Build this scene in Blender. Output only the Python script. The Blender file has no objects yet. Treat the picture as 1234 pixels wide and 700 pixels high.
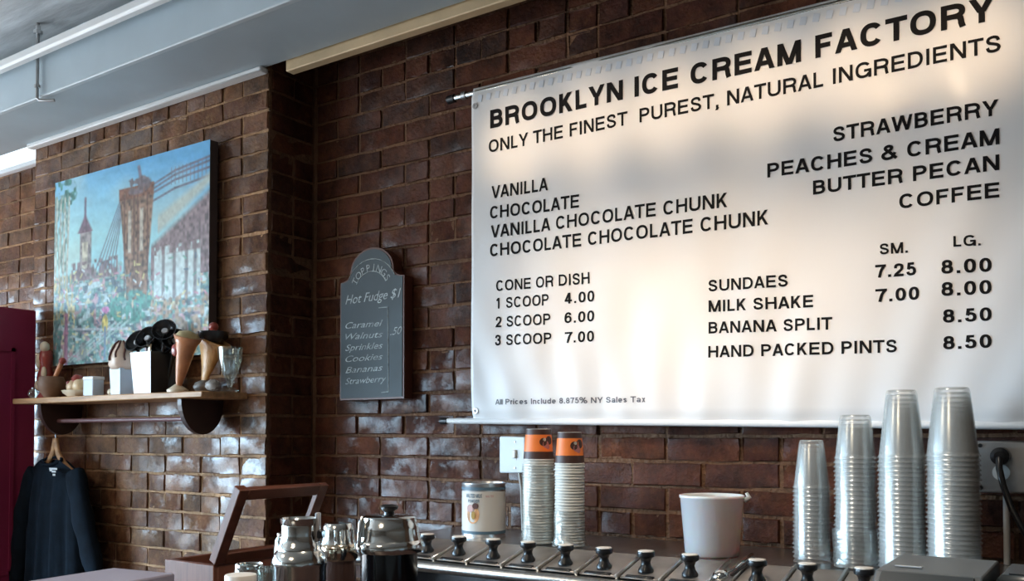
import bpy, math, random
import numpy as np
from mathutils import Vector, Matrix
PI = math.pi
S = bpy.context.scene
COL = S.collection

# ------------------------------------------------------------------ camera
CAMZ = 1.6; F = 1100.0; CX = 617.0; CY = 496.2
YAW = math.radians(34.1); PITCH = math.radians(1.5)
cam = bpy.data.cameras.new('camera'); camo = bpy.data.objects.new('camera', cam); COL.objects.link(camo)
camo.location = (0, 0, CAMZ); camo.rotation_euler = (PI/2 + PITCH, 0, YAW)
cam.sensor_width = 36; cam.lens = 36*F/1234; cam.shift_y = (CY-350)/1234; cam.clip_start = 0.05
S.camera = camo
FW = Vector((-math.sin(YAW)*math.cos(PITCH), math.cos(YAW)*math.cos(PITCH), math.sin(PITCH)))
RT = Vector((math.cos(YAW), math.sin(YAW), 0)); UP = RT.cross(FW)
def ray(px, py): return FW + RT*((px-CX)/F) + UP*((CY-py)/F)
def at(px, py, Y):                       # the point of the plane y=Y that the photo shows at px,py
    r = ray(px, py); return Vector((0, 0, CAMZ)) + r*(Y/r.y)
def atx(px, py, X):
    r = ray(px, py); return Vector((0, 0, CAMZ)) + r*(X/r.x)
def atz(px, py, Z):
    r = ray(px, py); return Vector((0, 0, CAMZ)) + r*((Z-CAMZ)/r.z)

# ------------------------------------------------------------------ world, lamps, exposure
S.view_settings.view_transform = 'Standard'; S.view_settings.look = 'None'
S.view_settings.gamma = 1; S.view_settings.use_curve_mapping = False
S.view_settings.exposure = 0.5
S.cycles.max_bounces = 12; S.cycles.transparent_max_bounces = 96; S.cycles.caustics_refractive = False
S.cycles.caustics_reflective = False
W = bpy.data.worlds.new('world'); S.world = W; W.use_nodes = True
# overcast sky above the horizon, the darker street and house fronts below it
_n = W.node_tree.nodes; _l = W.node_tree.links; _bg = _n['Background']
_tc = _n.new('ShaderNodeTexCoord'); _sx = _n.new('ShaderNodeSeparateXYZ'); _l.new(_tc.outputs['Generated'], _sx.inputs[0])
_r = _n.new('ShaderNodeValToRGB'); _l.new(_sx.outputs['Z'], _r.inputs[0]); _l.new(_r.outputs[0], _bg.inputs[0])
_r.color_ramp.elements[0].position = 0.0; _r.color_ramp.elements[0].color = (0.13, 0.14, 0.15, 1)
_r.color_ramp.elements[1].position = 0.06; _r.color_ramp.elements[1].color = (0.50, 0.76, 1.0, 1)
_bg.inputs[1].default_value = 34.0
def lamp(name, kind, loc, target, power, color, **kw):
    l = bpy.data.lights.new(name, kind); l.energy = power; l.color = color
    for k, v in kw.items(): setattr(l, k, v)
    o = bpy.data.objects.new(name, l); COL.objects.link(o); o.location = loc
    o.rotation_euler = (Vector(target)-Vector(loc)).to_track_quat('-Z', 'Y').to_euler()
    return o
# daylight enters by the shop window in the left wall (x=-6)
p = lamp('window_portal', 'AREA', (-6.02, -2.1, 1.475), (0, -2.1, 1.475), 1, (1, 1, 1), shape='RECTANGLE', size=7.4, size_y=1.95)
p.data.cycles.is_portal = True
WARM = (1.0, 0.72, 0.46)
for k in range(6):       # track heads washing the top of the banner
    x = -1.42+k*.23
    lamp('track_spot', 'SPOT', (x-.25, .35, 2.96), (x, 2.12, 2.425), 74, WARM, spot_size=math.radians(9.5), spot_blend=0.9, shadow_soft_size=0.06)
lamp('track_spot', 'SPOT', (-1.5, 0.2, 2.9), (-1.18, 2.12, 1.90), 92, WARM, spot_size=math.radians(16.5), spot_blend=.6, shadow_soft_size=0.15)
lamp('track_spot', 'SPOT', (-1.0, 0.2, 2.9), (-0.80, 2.12, 1.90), 92, WARM, spot_size=math.radians(16.5), spot_blend=.6, shadow_soft_size=0.15)
lamp('track_spot', 'SPOT', (-0.5, 0.2, 2.9), (-0.42, 2.12, 1.92), 66, WARM, spot_size=math.radians(16), spot_blend=.9, shadow_soft_size=0.15)
lamp('counter_fill', 'SPOT', (-0.75, 1.15, 2.98), (-0.75, 1.2, 0), 45, (1.0, 0.88, 0.74), spot_size=math.radians(82), spot_blend=.5, shadow_soft_size=0.08)  # unseen lamp added to brighten the knob caps and cups
lamp('warm_fill', 'AREA', (-0.9, -1.3, 3.0), (-0.9, -1.3, 0), 16, (1.0, 0.80, 0.58), shape='DISK', size=0.6)  # this and the next: unseen lamps added as warm overhead fill
lamp('warm_fill', 'AREA', (-3.0, -0.6, 3.0), (-3.0, -0.6, 0), 12, (1.0, 0.82, 0.62), shape='DISK', size=0.5)

# ------------------------------------------------------------------ materials
def nt(name):
    m = bpy.data.materials.new(name); m.use_nodes = True
    t = m.node_tree; return m, t, t.nodes, t.links, t.nodes['Principled BSDF']
def setp(b, **k):
    for a, v in k.items(): b.inputs[a.replace('_', ' ')].default_value = v
def mat(name, col, rough=0.5, metal=0.0, var=0.12, scale=8.0, bump=0.0, bscale=60.0, coat=0.0, trans=0.0, spec=0.5, stretch=(1, 1, 1), sheen=0.0):
    m, t, N, L, b = nt(name)
    tc = N.new('ShaderNodeTexCoord'); mp = N.new('ShaderNodeMapping'); mp.inputs['Scale'].default_value = stretch
    L.new(tc.outputs['Object'], mp.inputs[0])
    no = N.new('ShaderNodeTexNoise'); no.inputs['Scale'].default_value = scale; no.inputs['Detail'].default_value = 5
    L.new(mp.outputs[0], no.inputs['Vector'])
    r = N.new('ShaderNodeValToRGB'); c = Vector(col)
    r.color_ramp.elements[0].position = 0.3; r.color_ramp.elements[1].position = 0.7
    r.color_ramp.elements[0].color = (*[max(0, x*(1-var)) for x in c], 1); r.color_ramp.elements[1].color = (*[min(1, x*(1+var)) for x in c], 1)
    L.new(no.outputs[0], r.inputs[0]); L.new(r.outputs[0], b.inputs['Base Color'])
    setp(b, Roughness=rough, Metallic=metal)
    b.inputs['Coat Weight'].default_value = coat; b.inputs['Coat Roughness'].default_value = 0.15
    b.inputs['Transmission Weight'].default_value = trans; b.inputs['Specular IOR Level'].default_value = spec
    b.inputs['Sheen Weight'].default_value = sheen
    if bump:
        n2 = N.new('ShaderNodeTexNoise'); n2.inputs['Scale'].default_value = bscale; n2.inputs['Detail'].default_value = 4
        L.new(mp.outputs[0], n2.inputs['Vector'])
        bp = N.new('ShaderNodeBump'); bp.inputs['Strength'].default_value = bump; bp.inputs['Distance'].default_value = 0.01
        L.new(n2.outputs[0], bp.inputs['Height']); L.new(bp.outputs[0], b.inputs['Normal'])
    return m
def brick_mat(name, cols, dusty, rough=(0.35, 0.9), coat=.45, smear=.6):
    m, t, N, L, b = nt(name)
    oi = N.new('ShaderNodeObjectInfo'); g = N.new('ShaderNodeNewGeometry')
    ra = N.new('ShaderNodeValToRGB'); e = ra.color_ramp.elements
    e[0].color = (*cols[0], 1); e[1].color = (*cols[-1], 1)
    for i, c in enumerate(cols[1:-1]): x = e.new((i+1)/(len(cols)-1)); x.color = (*c, 1)
    L.new(oi.outputs['Random'], ra.inputs[0])
    n = N.new('ShaderNodeTexNoise'); n.inputs['Scale'].default_value = 22; n.inputs['Detail'].default_value = 8; n.inputs['Roughness'].default_value = 0.7
    L.new(g.outputs['Position'], n.inputs['Vector'])
    r2 = N.new('ShaderNodeValToRGB'); r2.color_ramp.elements[0].position = 0.38; r2.color_ramp.elements[1].position = 0.72
    r2.color_ramp.elements[0].color = (0, 0, 0, 1); r2.color_ramp.elements[1].color = (1, 1, 1, 1)
    L.new(n.outputs[0], r2.inputs[0])
    mx = N.new('ShaderNodeMix'); mx.data_type = 'RGBA'; mx.inputs['B'].default_value = (*dusty, 1)
    ml = N.new('ShaderNodeMath'); ml.operation = 'MULTIPLY'; ml.inputs[1].default_value = 0.5
    L.new(r2.outputs[0], ml.inputs[0]); L.new(ml.outputs[0], mx.inputs['Factor']); L.new(ra.outputs[0], mx.inputs['A'])
    L.new(mx.outputs['Result'], b.inputs['Base Color'])
    wn = N.new('ShaderNodeTexWhiteNoise'); wn.noise_dimensions = '1D'; L.new(oi.outputs['Random'], wn.inputs['W'])
    pw = N.new('ShaderNodeMath'); pw.operation = 'MULTIPLY_ADD'; pw.inputs[1].default_value = .7; L.new(wn.outputs['Value'], pw.inputs[0])
    ad = N.new('ShaderNodeMath'); ad.operation = 'MULTIPLY'; ad.inputs[1].default_value = .5; L.new(n.outputs[0], ad.inputs[0]); L.new(ad.outputs[0], pw.inputs[2])
    mr = N.new('ShaderNodeMapRange'); mr.inputs['To Min'].default_value = rough[0]; mr.inputs['To Max'].default_value = rough[1]
    L.new(pw.outputs[0], mr.inputs[0]); L.new(mr.outputs[0], b.inputs['Roughness'])
    # mortar smears and dark blotches on the faces
    n3 = N.new('ShaderNodeTexNoise'); n3.inputs['Scale'].default_value = 7; n3.inputs['Detail'].default_value = 9; n3.inputs['Roughness'].default_value = .75
    L.new(g.outputs['Position'], n3.inputs['Vector'])
    r3 = N.new('ShaderNodeMapRange'); r3.inputs['From Min'].default_value = .35; r3.inputs['From Max'].default_value = .65; r3.inputs['To Min'].default_value = .25; r3.inputs['To Max'].default_value = 1.3
    L.new(n3.outputs[0], r3.inputs[0])
    vm = N.new('ShaderNodeVectorMath'); vm.operation = 'SCALE'; L.new(mx.outputs['Result'], vm.inputs[0]); L.new(r3.outputs[0], vm.inputs['Scale']); 
    n4 = N.new('ShaderNodeTexNoise'); n4.inputs['Scale'].default_value = 14; n4.inputs['Detail'].default_value = 10; n4.inputs['Roughness'].default_value = .8;
    of = N.new('ShaderNodeVectorMath'); of.operation = 'ADD'; of.inputs[1].default_value = (5, 3, 9); L.new(g.outputs['Position'], of.inputs[0]); L.new(of.outputs[0], n4.inputs['Vector'])
    r4 = N.new('ShaderNodeMapRange'); r4.inputs['From Min'].default_value = .56; r4.inputs['From Max'].default_value = .66; r4.inputs['To Max'].default_value = smear; L.new(n4.outputs[0], r4.inputs[0])
    m4 = N.new('ShaderNodeMix'); m4.data_type = 'RGBA'; m4.inputs['B'].default_value = (*dusty, 1); L.new(r4.outputs[0], m4.inputs['Factor']); L.new(vm.outputs[0], m4.inputs['A'])
    L.new(m4.outputs['Result'], b.inputs['Base Color'])
    n2 = N.new('ShaderNodeTexNoise'); n2.inputs['Scale'].default_value = 60; n2.inputs['Detail'].default_value = 8; n2.inputs['Roughness'].default_value = .65
    L.new(g.outputs['Position'], n2.inputs['Vector'])
    bp = N.new('ShaderNodeBump'); bp.inputs['Strength'].default_value = 1.0; bp.inputs['Distance'].default_value = 0.006
    L.new(n2.outputs[0], bp.inputs['Height']); L.new(bp.outputs[0], b.inputs['Normal'])
    n5 = N.new('ShaderNodeTexNoise'); n5.inputs['Scale'].default_value = 5; n5.inputs['Detail'].default_value = 6; n5.inputs['Roughness'].default_value = .7
    o5 = N.new('ShaderNodeVectorMath'); o5.operation = 'ADD'; o5.inputs[1].default_value = (11, 2, 4); L.new(g.outputs['Position'], o5.inputs[0]); L.new(o5.outputs[0], n5.inputs['Vector'])
    r5 = N.new('ShaderNodeMapRange'); r5.inputs['From Min'].default_value = .46; r5.inputs['From Max'].default_value = .60; r5.inputs['To Max'].default_value = coat; L.new(n5.outputs[0], r5.inputs[0])
    L.new(r5.outputs[0], b.inputs['Coat Weight']); b.inputs['Coat Roughness'].default_value = 0.24; b.inputs['Specular IOR Level'].default_value = .22
    return m
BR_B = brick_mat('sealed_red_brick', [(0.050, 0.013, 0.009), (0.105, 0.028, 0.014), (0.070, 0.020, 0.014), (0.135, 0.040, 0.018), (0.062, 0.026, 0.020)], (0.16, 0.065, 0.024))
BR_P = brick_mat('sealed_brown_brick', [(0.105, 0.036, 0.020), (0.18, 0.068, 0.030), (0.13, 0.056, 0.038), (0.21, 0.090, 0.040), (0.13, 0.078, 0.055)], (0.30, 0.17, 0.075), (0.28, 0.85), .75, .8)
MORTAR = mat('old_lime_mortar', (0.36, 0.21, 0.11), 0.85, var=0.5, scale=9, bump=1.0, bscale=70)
MORTAR_SHADE = mat('shaded_mortar', (0.16, 0.08, 0.04), 0.85, var=0.45, scale=9, bump=1.0, bscale=70)  # the same mortar with the back wall's shade put into its colour
DUCT = mat('grey_blue_painted_metal', (0.46, 0.55, 0.60), 0.45, 0.0, var=0.1, scale=2.5, bump=0.08, bscale=8)
WHITE = mat('white_gloss_paint', (0.85, 0.86, 0.86), 0.4, var=0.04)
BEIGE = mat('beige_painted_board', (0.62, 0.46, 0.27), 0.6, var=0.2, scale=6)
CEIL = mat('grey_pressed_ceiling', (0.60, 0.64, 0.66), 0.6, var=0.25, scale=3, bump=0.35, bscale=9, stretch=(1, 5, 1))
PLASTER = mat('cream_plaster', (0.13, 0.11, 0.09), 0.8, var=0.08, scale=3)
FLOORM = mat('dark_wood_floor', (0.08, 0.045, 0.028), 0.4, var=0.4, scale=4, stretch=(1, 12, 1))
RED = mat('maroon_door_paint', (0.30, 0.03, 0.09), 0.42, var=0.12, scale=3, bump=0.1, bscale=10)
VINYL = mat('white_vinyl_banner', (0.80, 0.80, 0.80), 0.5, var=0.02, scale=3, coat=0.04)
b_ = VINYL.node_tree.nodes['Principled BSDF']
INK = mat('black_vinyl_lettering', (0.004, 0.004, 0.005), 0.6, var=0.1, spec=.12)
GREYINK = mat('grey_small_lettering', (0.10, 0.10, 0.12), 0.5)
HEMM = mat('hem_stitching', (0.68, 0.73, 0.80), 0.5)
STEEL = mat('brushed_steel', (0.62, 0.61, 0.58), 0.28, 1.0, var=0.1, scale=10, stretch=(20, 1, 1))
CHROME = mat('polished_chrome', (0.70, 0.70, 0.67), 0.14, 1.0, var=0.05, bump=0.05, bscale=20)
LIDM = mat('dull_steel_lid', (0.40, 0.36, 0.33), 0.36, 0.7, var=0.25, scale=14)
BLACKP = mat('black_plastic', (0.012, 0.012, 0.013), 0.28, var=0.2)
CREAMCAP = mat('ivory_knob_cap', (0.88, 0.82, 0.74), 0.35)
WOOD = mat('light_pine_wood', (0.52, 0.30, 0.15), 0.5, var=0.25, scale=6, stretch=(1, 10, 10), spec=.3)
DWOOD = mat('dark_stained_wood', (0.045, 0.022, 0.018), 0.4, var=0.4, scale=8)
MWOOD = mat('mahogany_stained_wood', (0.14, 0.05, 0.03), 0.38, var=0.35, scale=7, stretch=(10, 1, 1), spec=.3)
SLATE = mat('chalkboard_slate', (0.036, 0.054, 0.062), 0.6, var=0.35, scale=5)
CHALK = mat('chalk', (0.42, 0.47, 0.48), 0.9, var=0.5, scale=60)
SHIRT = mat('navy_cotton', (0.004, 0.009, 0.016), 0.9, var=0.3, scale=20, spec=.15, sheen=0.0, bump=0.2, bscale=30)
PRINT = mat('pale_print', (0.6, 0.62, 0.62), 0.7)
PAPERW = mat('white_paper_cup', (0.62, 0.60, 0.54), 0.5, var=0.08)
ORANGE = mat('orange_cup_print', (0.85, 0.20, 0.03), 0.5, var=0.06)
BROWN = mat('brown_cup_print', (0.05, 0.02, 0.014), 0.5)
PINKP = mat('pink_cup_print', (0.42, 0.16, 0.16), 0.5)
TINM = mat('tin_rim', (0.66, 0.67, 0.68), 0.3, 0.9)
LABELM = mat('cream_tin_label', (0.72, 0.67, 0.60), 0.45, var=0.05)
LBLUE = mat('label_blue_print', (0.10, 0.17, 0.22), 0.5)
LORNG = mat('label_orange_print', (0.70, 0.36, 0.16), 0.5, var=0.3, scale=40)
LPINK = mat('label_pink_print', (0.62, 0.36, 0.32), 0.5)
LBROWN = mat('label_brown_print', (0.12, 0.05, 0.04), 0.5)
LYEL = mat('label_ochre_print', (0.45, 0.27, 0.05), 0.5)
BUCKET = mat('milky_plastic', (0.78, 0.74, 0.74), 0.35, var=0.04, coat=0.4)
b_ = BUCKET.node_tree.nodes['Principled BSDF']; b_.inputs['Subsurface Weight'].default_value = 0.2
GALV = mat('galvanised_steel', (0.42, 0.42, 0.42), 0.4, 0.8, var=0.2, scale=15)
OUTW = mat('white_switch_plate', (0.72, 0.78, 0.80), 0.3, var=0.03)
DGREY = mat('charcoal_plastic', (0.075, 0.085, 0.09), 0.4, var=0.1)
DARKSL = mat('dark_screen_plastic', (0.02, 0.028, 0.032), 0.3)
LOGO = mat('light_grey_mark', (0.45, 0.47, 0.48), 0.5)
LILAC = mat('lilac_grey_card', (0.30, 0.27, 0.33), 0.4, var=0.1, scale=5)
WEDGE = mat('white_card_edge', (0.8, 0.8, 0.85), 0.5)
CERAM = mat('glazed_cream_ceramic', (0.82, 0.70, 0.52), 0.3, var=0.12, scale=20, coat=0.4)
TAN = mat('glazed_tan_wafer', (0.68, 0.36, 0.12), 0.35, var=0.3, scale=18, coat=0.4, bump=0.3, bscale=90)
ORCER = mat('glazed_orange_brown', (0.62, 0.27, 0.13), 0.3, var=0.35, scale=14, coat=0.4)
REDG = mat('glazed_red', (0.34, 0.05, 0.035), 0.3, var=0.3, scale=15, coat=0.4)
BROWNC = mat('matt_brown_clay', (0.22, 0.12, 0.07), 0.6, var=0.3, scale=12)
FUDGE = mat('fudge_drip', (0.10, 0.03, 0.02), 0.3)
PALEB = mat('pale_blue_card', (0.62, 0.70, 0.78), 0.4)
GRAPH = mat('black_glazed', (0.02, 0.022, 0.026), 0.25, coat=0.3)
CORD = mat('grey_cord', (0.45, 0.42, 0.38), 0.5)
def clear_mat(name, tint, gl, white, rough=0.12, edge=0.35):
    m, t, N, L, b = nt(name); N.remove(b); out = N['Material Output']
    tr = N.new('ShaderNodeBsdfTransparent'); tr.inputs[0].default_value = (*tint, 1)
    gs = N.new('ShaderNodeBsdfGlossy'); gs.inputs['Roughness'].default_value = rough; gs.inputs[0].default_value = (0.95, 1, 0.98, 1)
    df = N.new('ShaderNodeBsdfDiffuse'); df.inputs[0].default_value = (0.92, 0.93, 0.91, 1)
    lw = N.new('ShaderNodeLayerWeight'); lw.inputs[0].default_value = edge
    mr = N.new('ShaderNodeMapRange'); mr.inputs['To Min'].default_value = gl; mr.inputs['To Max'].default_value = 0.45
    L.new(lw.outputs['Fresnel'], mr.inputs[0])
    m1 = N.new('ShaderNodeMixShader'); L.new(mr.outputs[0], m1.inputs[0]); L.new(tr.outputs[0], m1.inputs[1]); L.new(gs.outputs[0], m1.inputs[2])
    m2 = N.new('ShaderNodeMixShader'); m2.inputs[0].default_value = white; L.new(m1.outputs[0], m2.inputs[1]); L.new(df.outputs[0], m2.inputs[2])
    L.new(m2.outputs[0], out.inputs[0]); return m
CLEAR = clear_mat('clear_plastic', (0.998, 1.0, 0.999), 0.08, 0.13, 0.2)
FILM = clear_mat('thin_plastic_film', (0.97, 0.98, 0.98), 0.10, 0.05, 0.2)
GLASS = clear_mat('clear_glass', (0.93, 0.96, 0.95), 0.08, 0.02, 0.03)

# ------------------------------------------------------------------ mesh helpers
class MB:
    def __init__(s): s.v = []; s.f = []; s.mi = []; s.m = 0
    def add(s, vs, fs, M=None):
        n = len(s.v)
        s.v += [tuple(M @ Vector(v)) if M is not None else tuple(v) for v in vs]
        s.f += [tuple(i+n for i in f) for f in fs]; s.mi += [s.m]*len(fs); return s
    def box(s, lo, hi, bev=0.0, M=None):
        x0, y0, z0 = lo; x1, y1, z1 = hi; b = min(bev, (x1-x0)*.45, (y1-y0)*.45, (z1-z0)*.45)
        if b <= 0:
            vs = [(x, y, z) for x in (x0, x1) for y in (y0, y1) for z in (z0, z1)]
            return s.add(vs, [(0, 1, 3, 2), (4, 6, 7, 5), (0, 4, 5, 1), (2, 3, 7, 6), (0, 2, 6, 4), (1, 5, 7, 3)], M)
        vs = []; ix = {}
        for i, (xa, sx) in enumerate(((x0, 1), (x1, -1))):
            for j, (ya, sy) in enumerate(((y0, 1), (y1, -1))):
                for k, (za, sz) in enumerate(((z0, 1), (z1, -1))):
                    ix[i, j, k, 0] = len(vs); vs.append((xa, ya+sy*b, za+sz*b))
                    ix[i, j, k, 1] = len(vs); vs.append((xa+sx*b, ya, za+sz*b))
                    ix[i, j, k, 2] = len(vs); vs.append((xa+sx*b, ya+sy*b, za))
        g = lambda *a: ix[a]; fs = []
        q = [(0, 0), (1, 0), (1, 1), (0, 1)]
        for i in (0, 1):
            f = [g(i, a, c, 0) for a, c in q]; fs.append(f[::-1] if i == 0 else f)
            f = [g(a, i, c, 1) for a, c in q]; fs.append(f if i == 0 else f[::-1])
            f = [g(a, c, i, 2) for a, c in q]; fs.append(f[::-1] if i == 0 else f)
        for i in (0, 1):
            for j in (0, 1):
                f = [g(i, j, 0, 0), g(i, j, 1, 0), g(i, j, 1, 1), g(i, j, 0, 1)]; fs.append(f if (i+j) % 2 == 0 else f[::-1])
                f = [g(i, 0, j, 0), g(i, 1, j, 0), g(i, 1, j, 2), g(i, 0, j, 2)]; fs.append(f[::-1] if (i+j) % 2 == 0 else f)
                f = [g(0, i, j, 1), g(1, i, j, 1), g(1, i, j, 2), g(0, i, j, 2)]; fs.append(f if (i+j) % 2 == 0 else f[::-1])
                for k in (0, 1):
                    f = [g(i, j, k, 0), g(i, j, k, 1), g(i, j, k, 2)]; fs.append(f[::-1] if (i+j+k) % 2 else f)
        return s.add(vs, fs, M)
    def lathe(s, prof, n=32, M=None, cap=(False, False), wob=None):
        vs = []; fs = []
        for i, (r, z) in enumerate(prof):
            for k in range(n):
                a = 2*PI*k/n; rr = r*(1+(wob(a, z) if wob else 0)); vs.append((rr*math.cos(a), rr*math.sin(a), z))
        for i in range(len(prof)-1):
            for k in range(n):
                k2 = (k+1) % n; fs.append((i*n+k, i*n+k2, (i+1)*n+k2, (i+1)*n+k))
        if cap[0]: fs.append(tuple(range(n-1, -1, -1)))
        if cap[1]: fs.append(tuple((len(prof)-1)*n+k for k in range(n)))
        return s.add(vs, fs, M)
    def tube(s, pts, r, n=10, M=None, cap=True):
        pts = [Vector(p) for p in pts]; vs = []; fs = []
        rs = r if isinstance(r, (list, tuple)) else [r]*len(pts)
        ref = None
        for i, p in enumerate(pts):
            d = (pts[min(i+1, len(pts)-1)]-pts[max(i-1, 0)]).normalized()
            if ref is None: ref = d.orthogonal().normalized()
            ref = (ref-d*ref.dot(d)).normalized(); w = d.cross(ref)
            for k in range(n):
                a = 2*PI*k/n; vs.append(p+(ref*math.cos(a)+w*math.sin(a))*rs[i])
        for i in range(len(pts)-1):
            for k in range(n):
                k2 = (k+1) % n; fs.append((i*n+k, i*n+k2, (i+1)*n+k2, (i+1)*n+k))
        if cap: fs.append(tuple(range(n-1, -1, -1))); fs.append(tuple((len(pts)-1)*n+k for k in range(n)))
        return s.add(vs, fs, M)
    def prism(s, poly, t, M=None):       # poly in XZ, thickness along y 0..t
        n = len(poly); vs = [(x, 0, z) for x, z in poly]+[(x, t, z) for x, z in poly]
        fs = [tuple(range(n)), tuple(range(2*n-1, n-1, -1))]
        for i in range(n): j = (i+1) % n; fs.append((j, i, n+i, n+j))
        return s.add(vs, fs, M)
    def blob(s, c, r, sub=(16, 10), M=None, wob=0.0, seed=0):
        rx, ry, rz = r if isinstance(r, (tuple, list)) else (r, r, r); n, m = sub; vs = [(c[0], c[1], c[2]-rz)]; fs = []
        rnd = random.Random(seed)
        for i in range(1, m):
            t = PI*i/m
            for k in range(n):
                a = 2*PI*k/n; w = 1+wob*rnd.uniform(-1, 1)
                vs.append((c[0]+rx*w*math.sin(t)*math.cos(a), c[1]+ry*w*math.sin(t)*math.sin(a), c[2]-rz*w*math.cos(t)))
        vs.append((c[0], c[1], c[2]+rz))
        for k in range(n):
            k2 = (k+1) % n; fs.append((0, 1+k2, 1+k)); fs.append((len(vs)-1, 1+(m-2)*n+k, 1+(m-2)*n+k2))
            for i in range(m-2): fs.append((1+i*n+k, 1+i*n+k2, 1+(i+1)*n+k2, 1+(i+1)*n+k))
        return s.add(vs, fs, M)
    def mesh(s, name, mats, smooth=True):
        me = bpy.data.meshes.new(name); me.from_pydata(s.v, [], s.f)
        for m in (mats if isinstance(mats, (list, tuple)) else [mats]): me.materials.append(m)
        me.polygons.foreach_set('material_index', s.mi)
        me.update()
        if smooth:
            me.polygons.foreach_set('use_smooth', [True]*len(me.polygons))
            if smooth != 'all': me.set_sharp_from_angle(angle=math.radians(38 if smooth is True else smooth))
        return me
    def build(s, name, mats, parent=None, smooth=True, loc=None):
        o = bpy.data.objects.new(name, s.mesh(name, mats, smooth)); COL.objects.link(o)
        if parent is not None: o.parent = parent
        if loc is not None: o.location = loc
        return o
def T(x, y, z): return Matrix.Translation((x, y, z))
def R(a, ax): return Matrix.Rotation(math.radians(a), 4, ax)
def SC(x, y, z): return Matrix.Diagonal((x, y, z, 1))
def empty(name, loc, rz=0):
    o = bpy.data.objects.new(name, None); COL.objects.link(o); o.location = loc; o.rotation_euler.z = rz
    o.empty_display_size = 0.05; return o
def tag(o, label=None, cat=None, group=None, kind=None):
    for k, v in (('label', label), ('category', cat), ('group', group), ('kind', kind)):
        if v: o[k] = v
    return o
def thing(name, loc, label, cat, group=None, rz=0): return tag(empty(name, loc, rz), label, cat, group)
def copy_tree(o, parent=None):
    c = o.copy(); COL.objects.link(c)
    if parent is not None: c.parent = parent
    for ch in list(o.children): copy_tree(ch, c)
    return c

# ------------------------------------------------------------------ the room
WY = 2.2            # brick back wall
PY = 2.0            # front of the projecting brick pier
PX0, PX1 = -3.745, -2.315
CH = 0.0667
def structure(mb, name, m, **k): return tag(mb.build(name, m, **k), kind='structure')
structure(MB().box((-6.2, -6.2, -0.1), (2.7, 2.6, 0)), 'floor', FLOORM)
structure(MB().box((-6.2, -6.2, 3.06), (2.7, 2.6, 3.16)), 'ceiling', CEIL)
structure(MB().box((-6.2, -6.2, 0), (2.7, -6.0, 3.06)), 'wall_front', PLASTER)
structure(MB().box((2.5, -6.0, 0), (2.7, 2.6, 3.06)), 'wall_right', PLASTER)
WT = 2.45
wl = MB(); wl.box((-6.2, -6.0, 0), (-6.0, 2.6, 0.5)); wl.box((-6.2, -6.0, WT), (-6.0, 2.6, 3.06))
wl.box((-6.2, 1.6, 0.5), (-6.0, 2.6, WT)); wl.box((-6.2, -6.0, 0.5), (-6.0, -5.8, WT)); structure(wl, 'wall_left', WHITE)
wf = MB()
for y in (-5.8, -3.97, -2.13, -0.3, 1.54): wf.box((-6.14, y, 0.5), (-6.06, y+0.06, WT), 0.005)
for z in (0.5, WT-.06): wf.box((-6.14, -5.8, z), (-6.06, 1.6, z+0.06), 0.005)
structure(wf, 'window_1', WHITE)

rnd = random.Random(7)
def brick_mb(seed, L, H, D=0.006):
    q = random.Random(seed); nx, nz = 4, 2; vs = []; ids = {}
    for j in range(nz+1):
        for i in range(nx+1):
            x = (i/nx-.5)*(L-.005); z = (j/nz-.5)*(H-.005)
            e = i in (0, nx) or j in (0, nz)
            y = -D + q.uniform(-.0018, .0018) + (q.choice((0, 0, .003)) if e else 0)
            ids[i, j] = len(vs); vs.append((x+q.uniform(-.0015, .0015), y, z+q.uniform(-.0012, .0012)))
    ring = [(i, 0) for i in range(nx)]+[(nx, j) for j in range(nz)]+[(i, nz) for i in range(nx, 0, -1)]+[(0, j) for j in range(nz, 0, -1)]
    fs = [(ids[i, j], ids[i+1, j], ids[i+1, j+1], ids[i, j+1]) for i in range(nx) for j in range(nz)]
    base = len(vs)
    for i, j in ring:
        x = (i/nx-.5)*L; z = (j/nz-.5)*H
        vs.append((x+q.uniform(-.0022, .0022), -D+.002, z+q.uniform(-.0024, .0024)))
    b2 = len(vs)
    for i, j in ring: vs.append(((i/nx-.5)*L, 0, (j/nz-.5)*H))
    n = len(ring)
    for k in range(n):
        k2 = (k+1) % n
        fs.append((ids[ring[k]], base+k, base+k2, ids[ring[k2]])); fs.append((base+k, b2+k, b2+k2, base+k2))
    return vs, fs
BL, BH = 0.19, 0.0575
variants = {}
for key, L in (('s', 0.19), ('h', 0.09)):
    variants[key] = [brick_mb(i+(100 if key == 'h' else 0), L, BH) for i in range(10)]
def in_frame(P, m=40):
    d = P-Vector((0, 0, CAMZ)); z = d.dot(FW)
    if z < .2: return False
    x = CX+F*d.dot(RT)/z; y = CY-F*d.dot(UP)/z
    return -m < x < 1234+m and -m < y < 700+m
meshes = {}
def brick_mesh(key, i, m):
    k = (key, i, m.name)
    if k not in meshes:
        b = MB(); b.add(*variants[key][i]); meshes[k] = b.mesh('brick', m, 22)
    return meshes[k]
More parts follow.
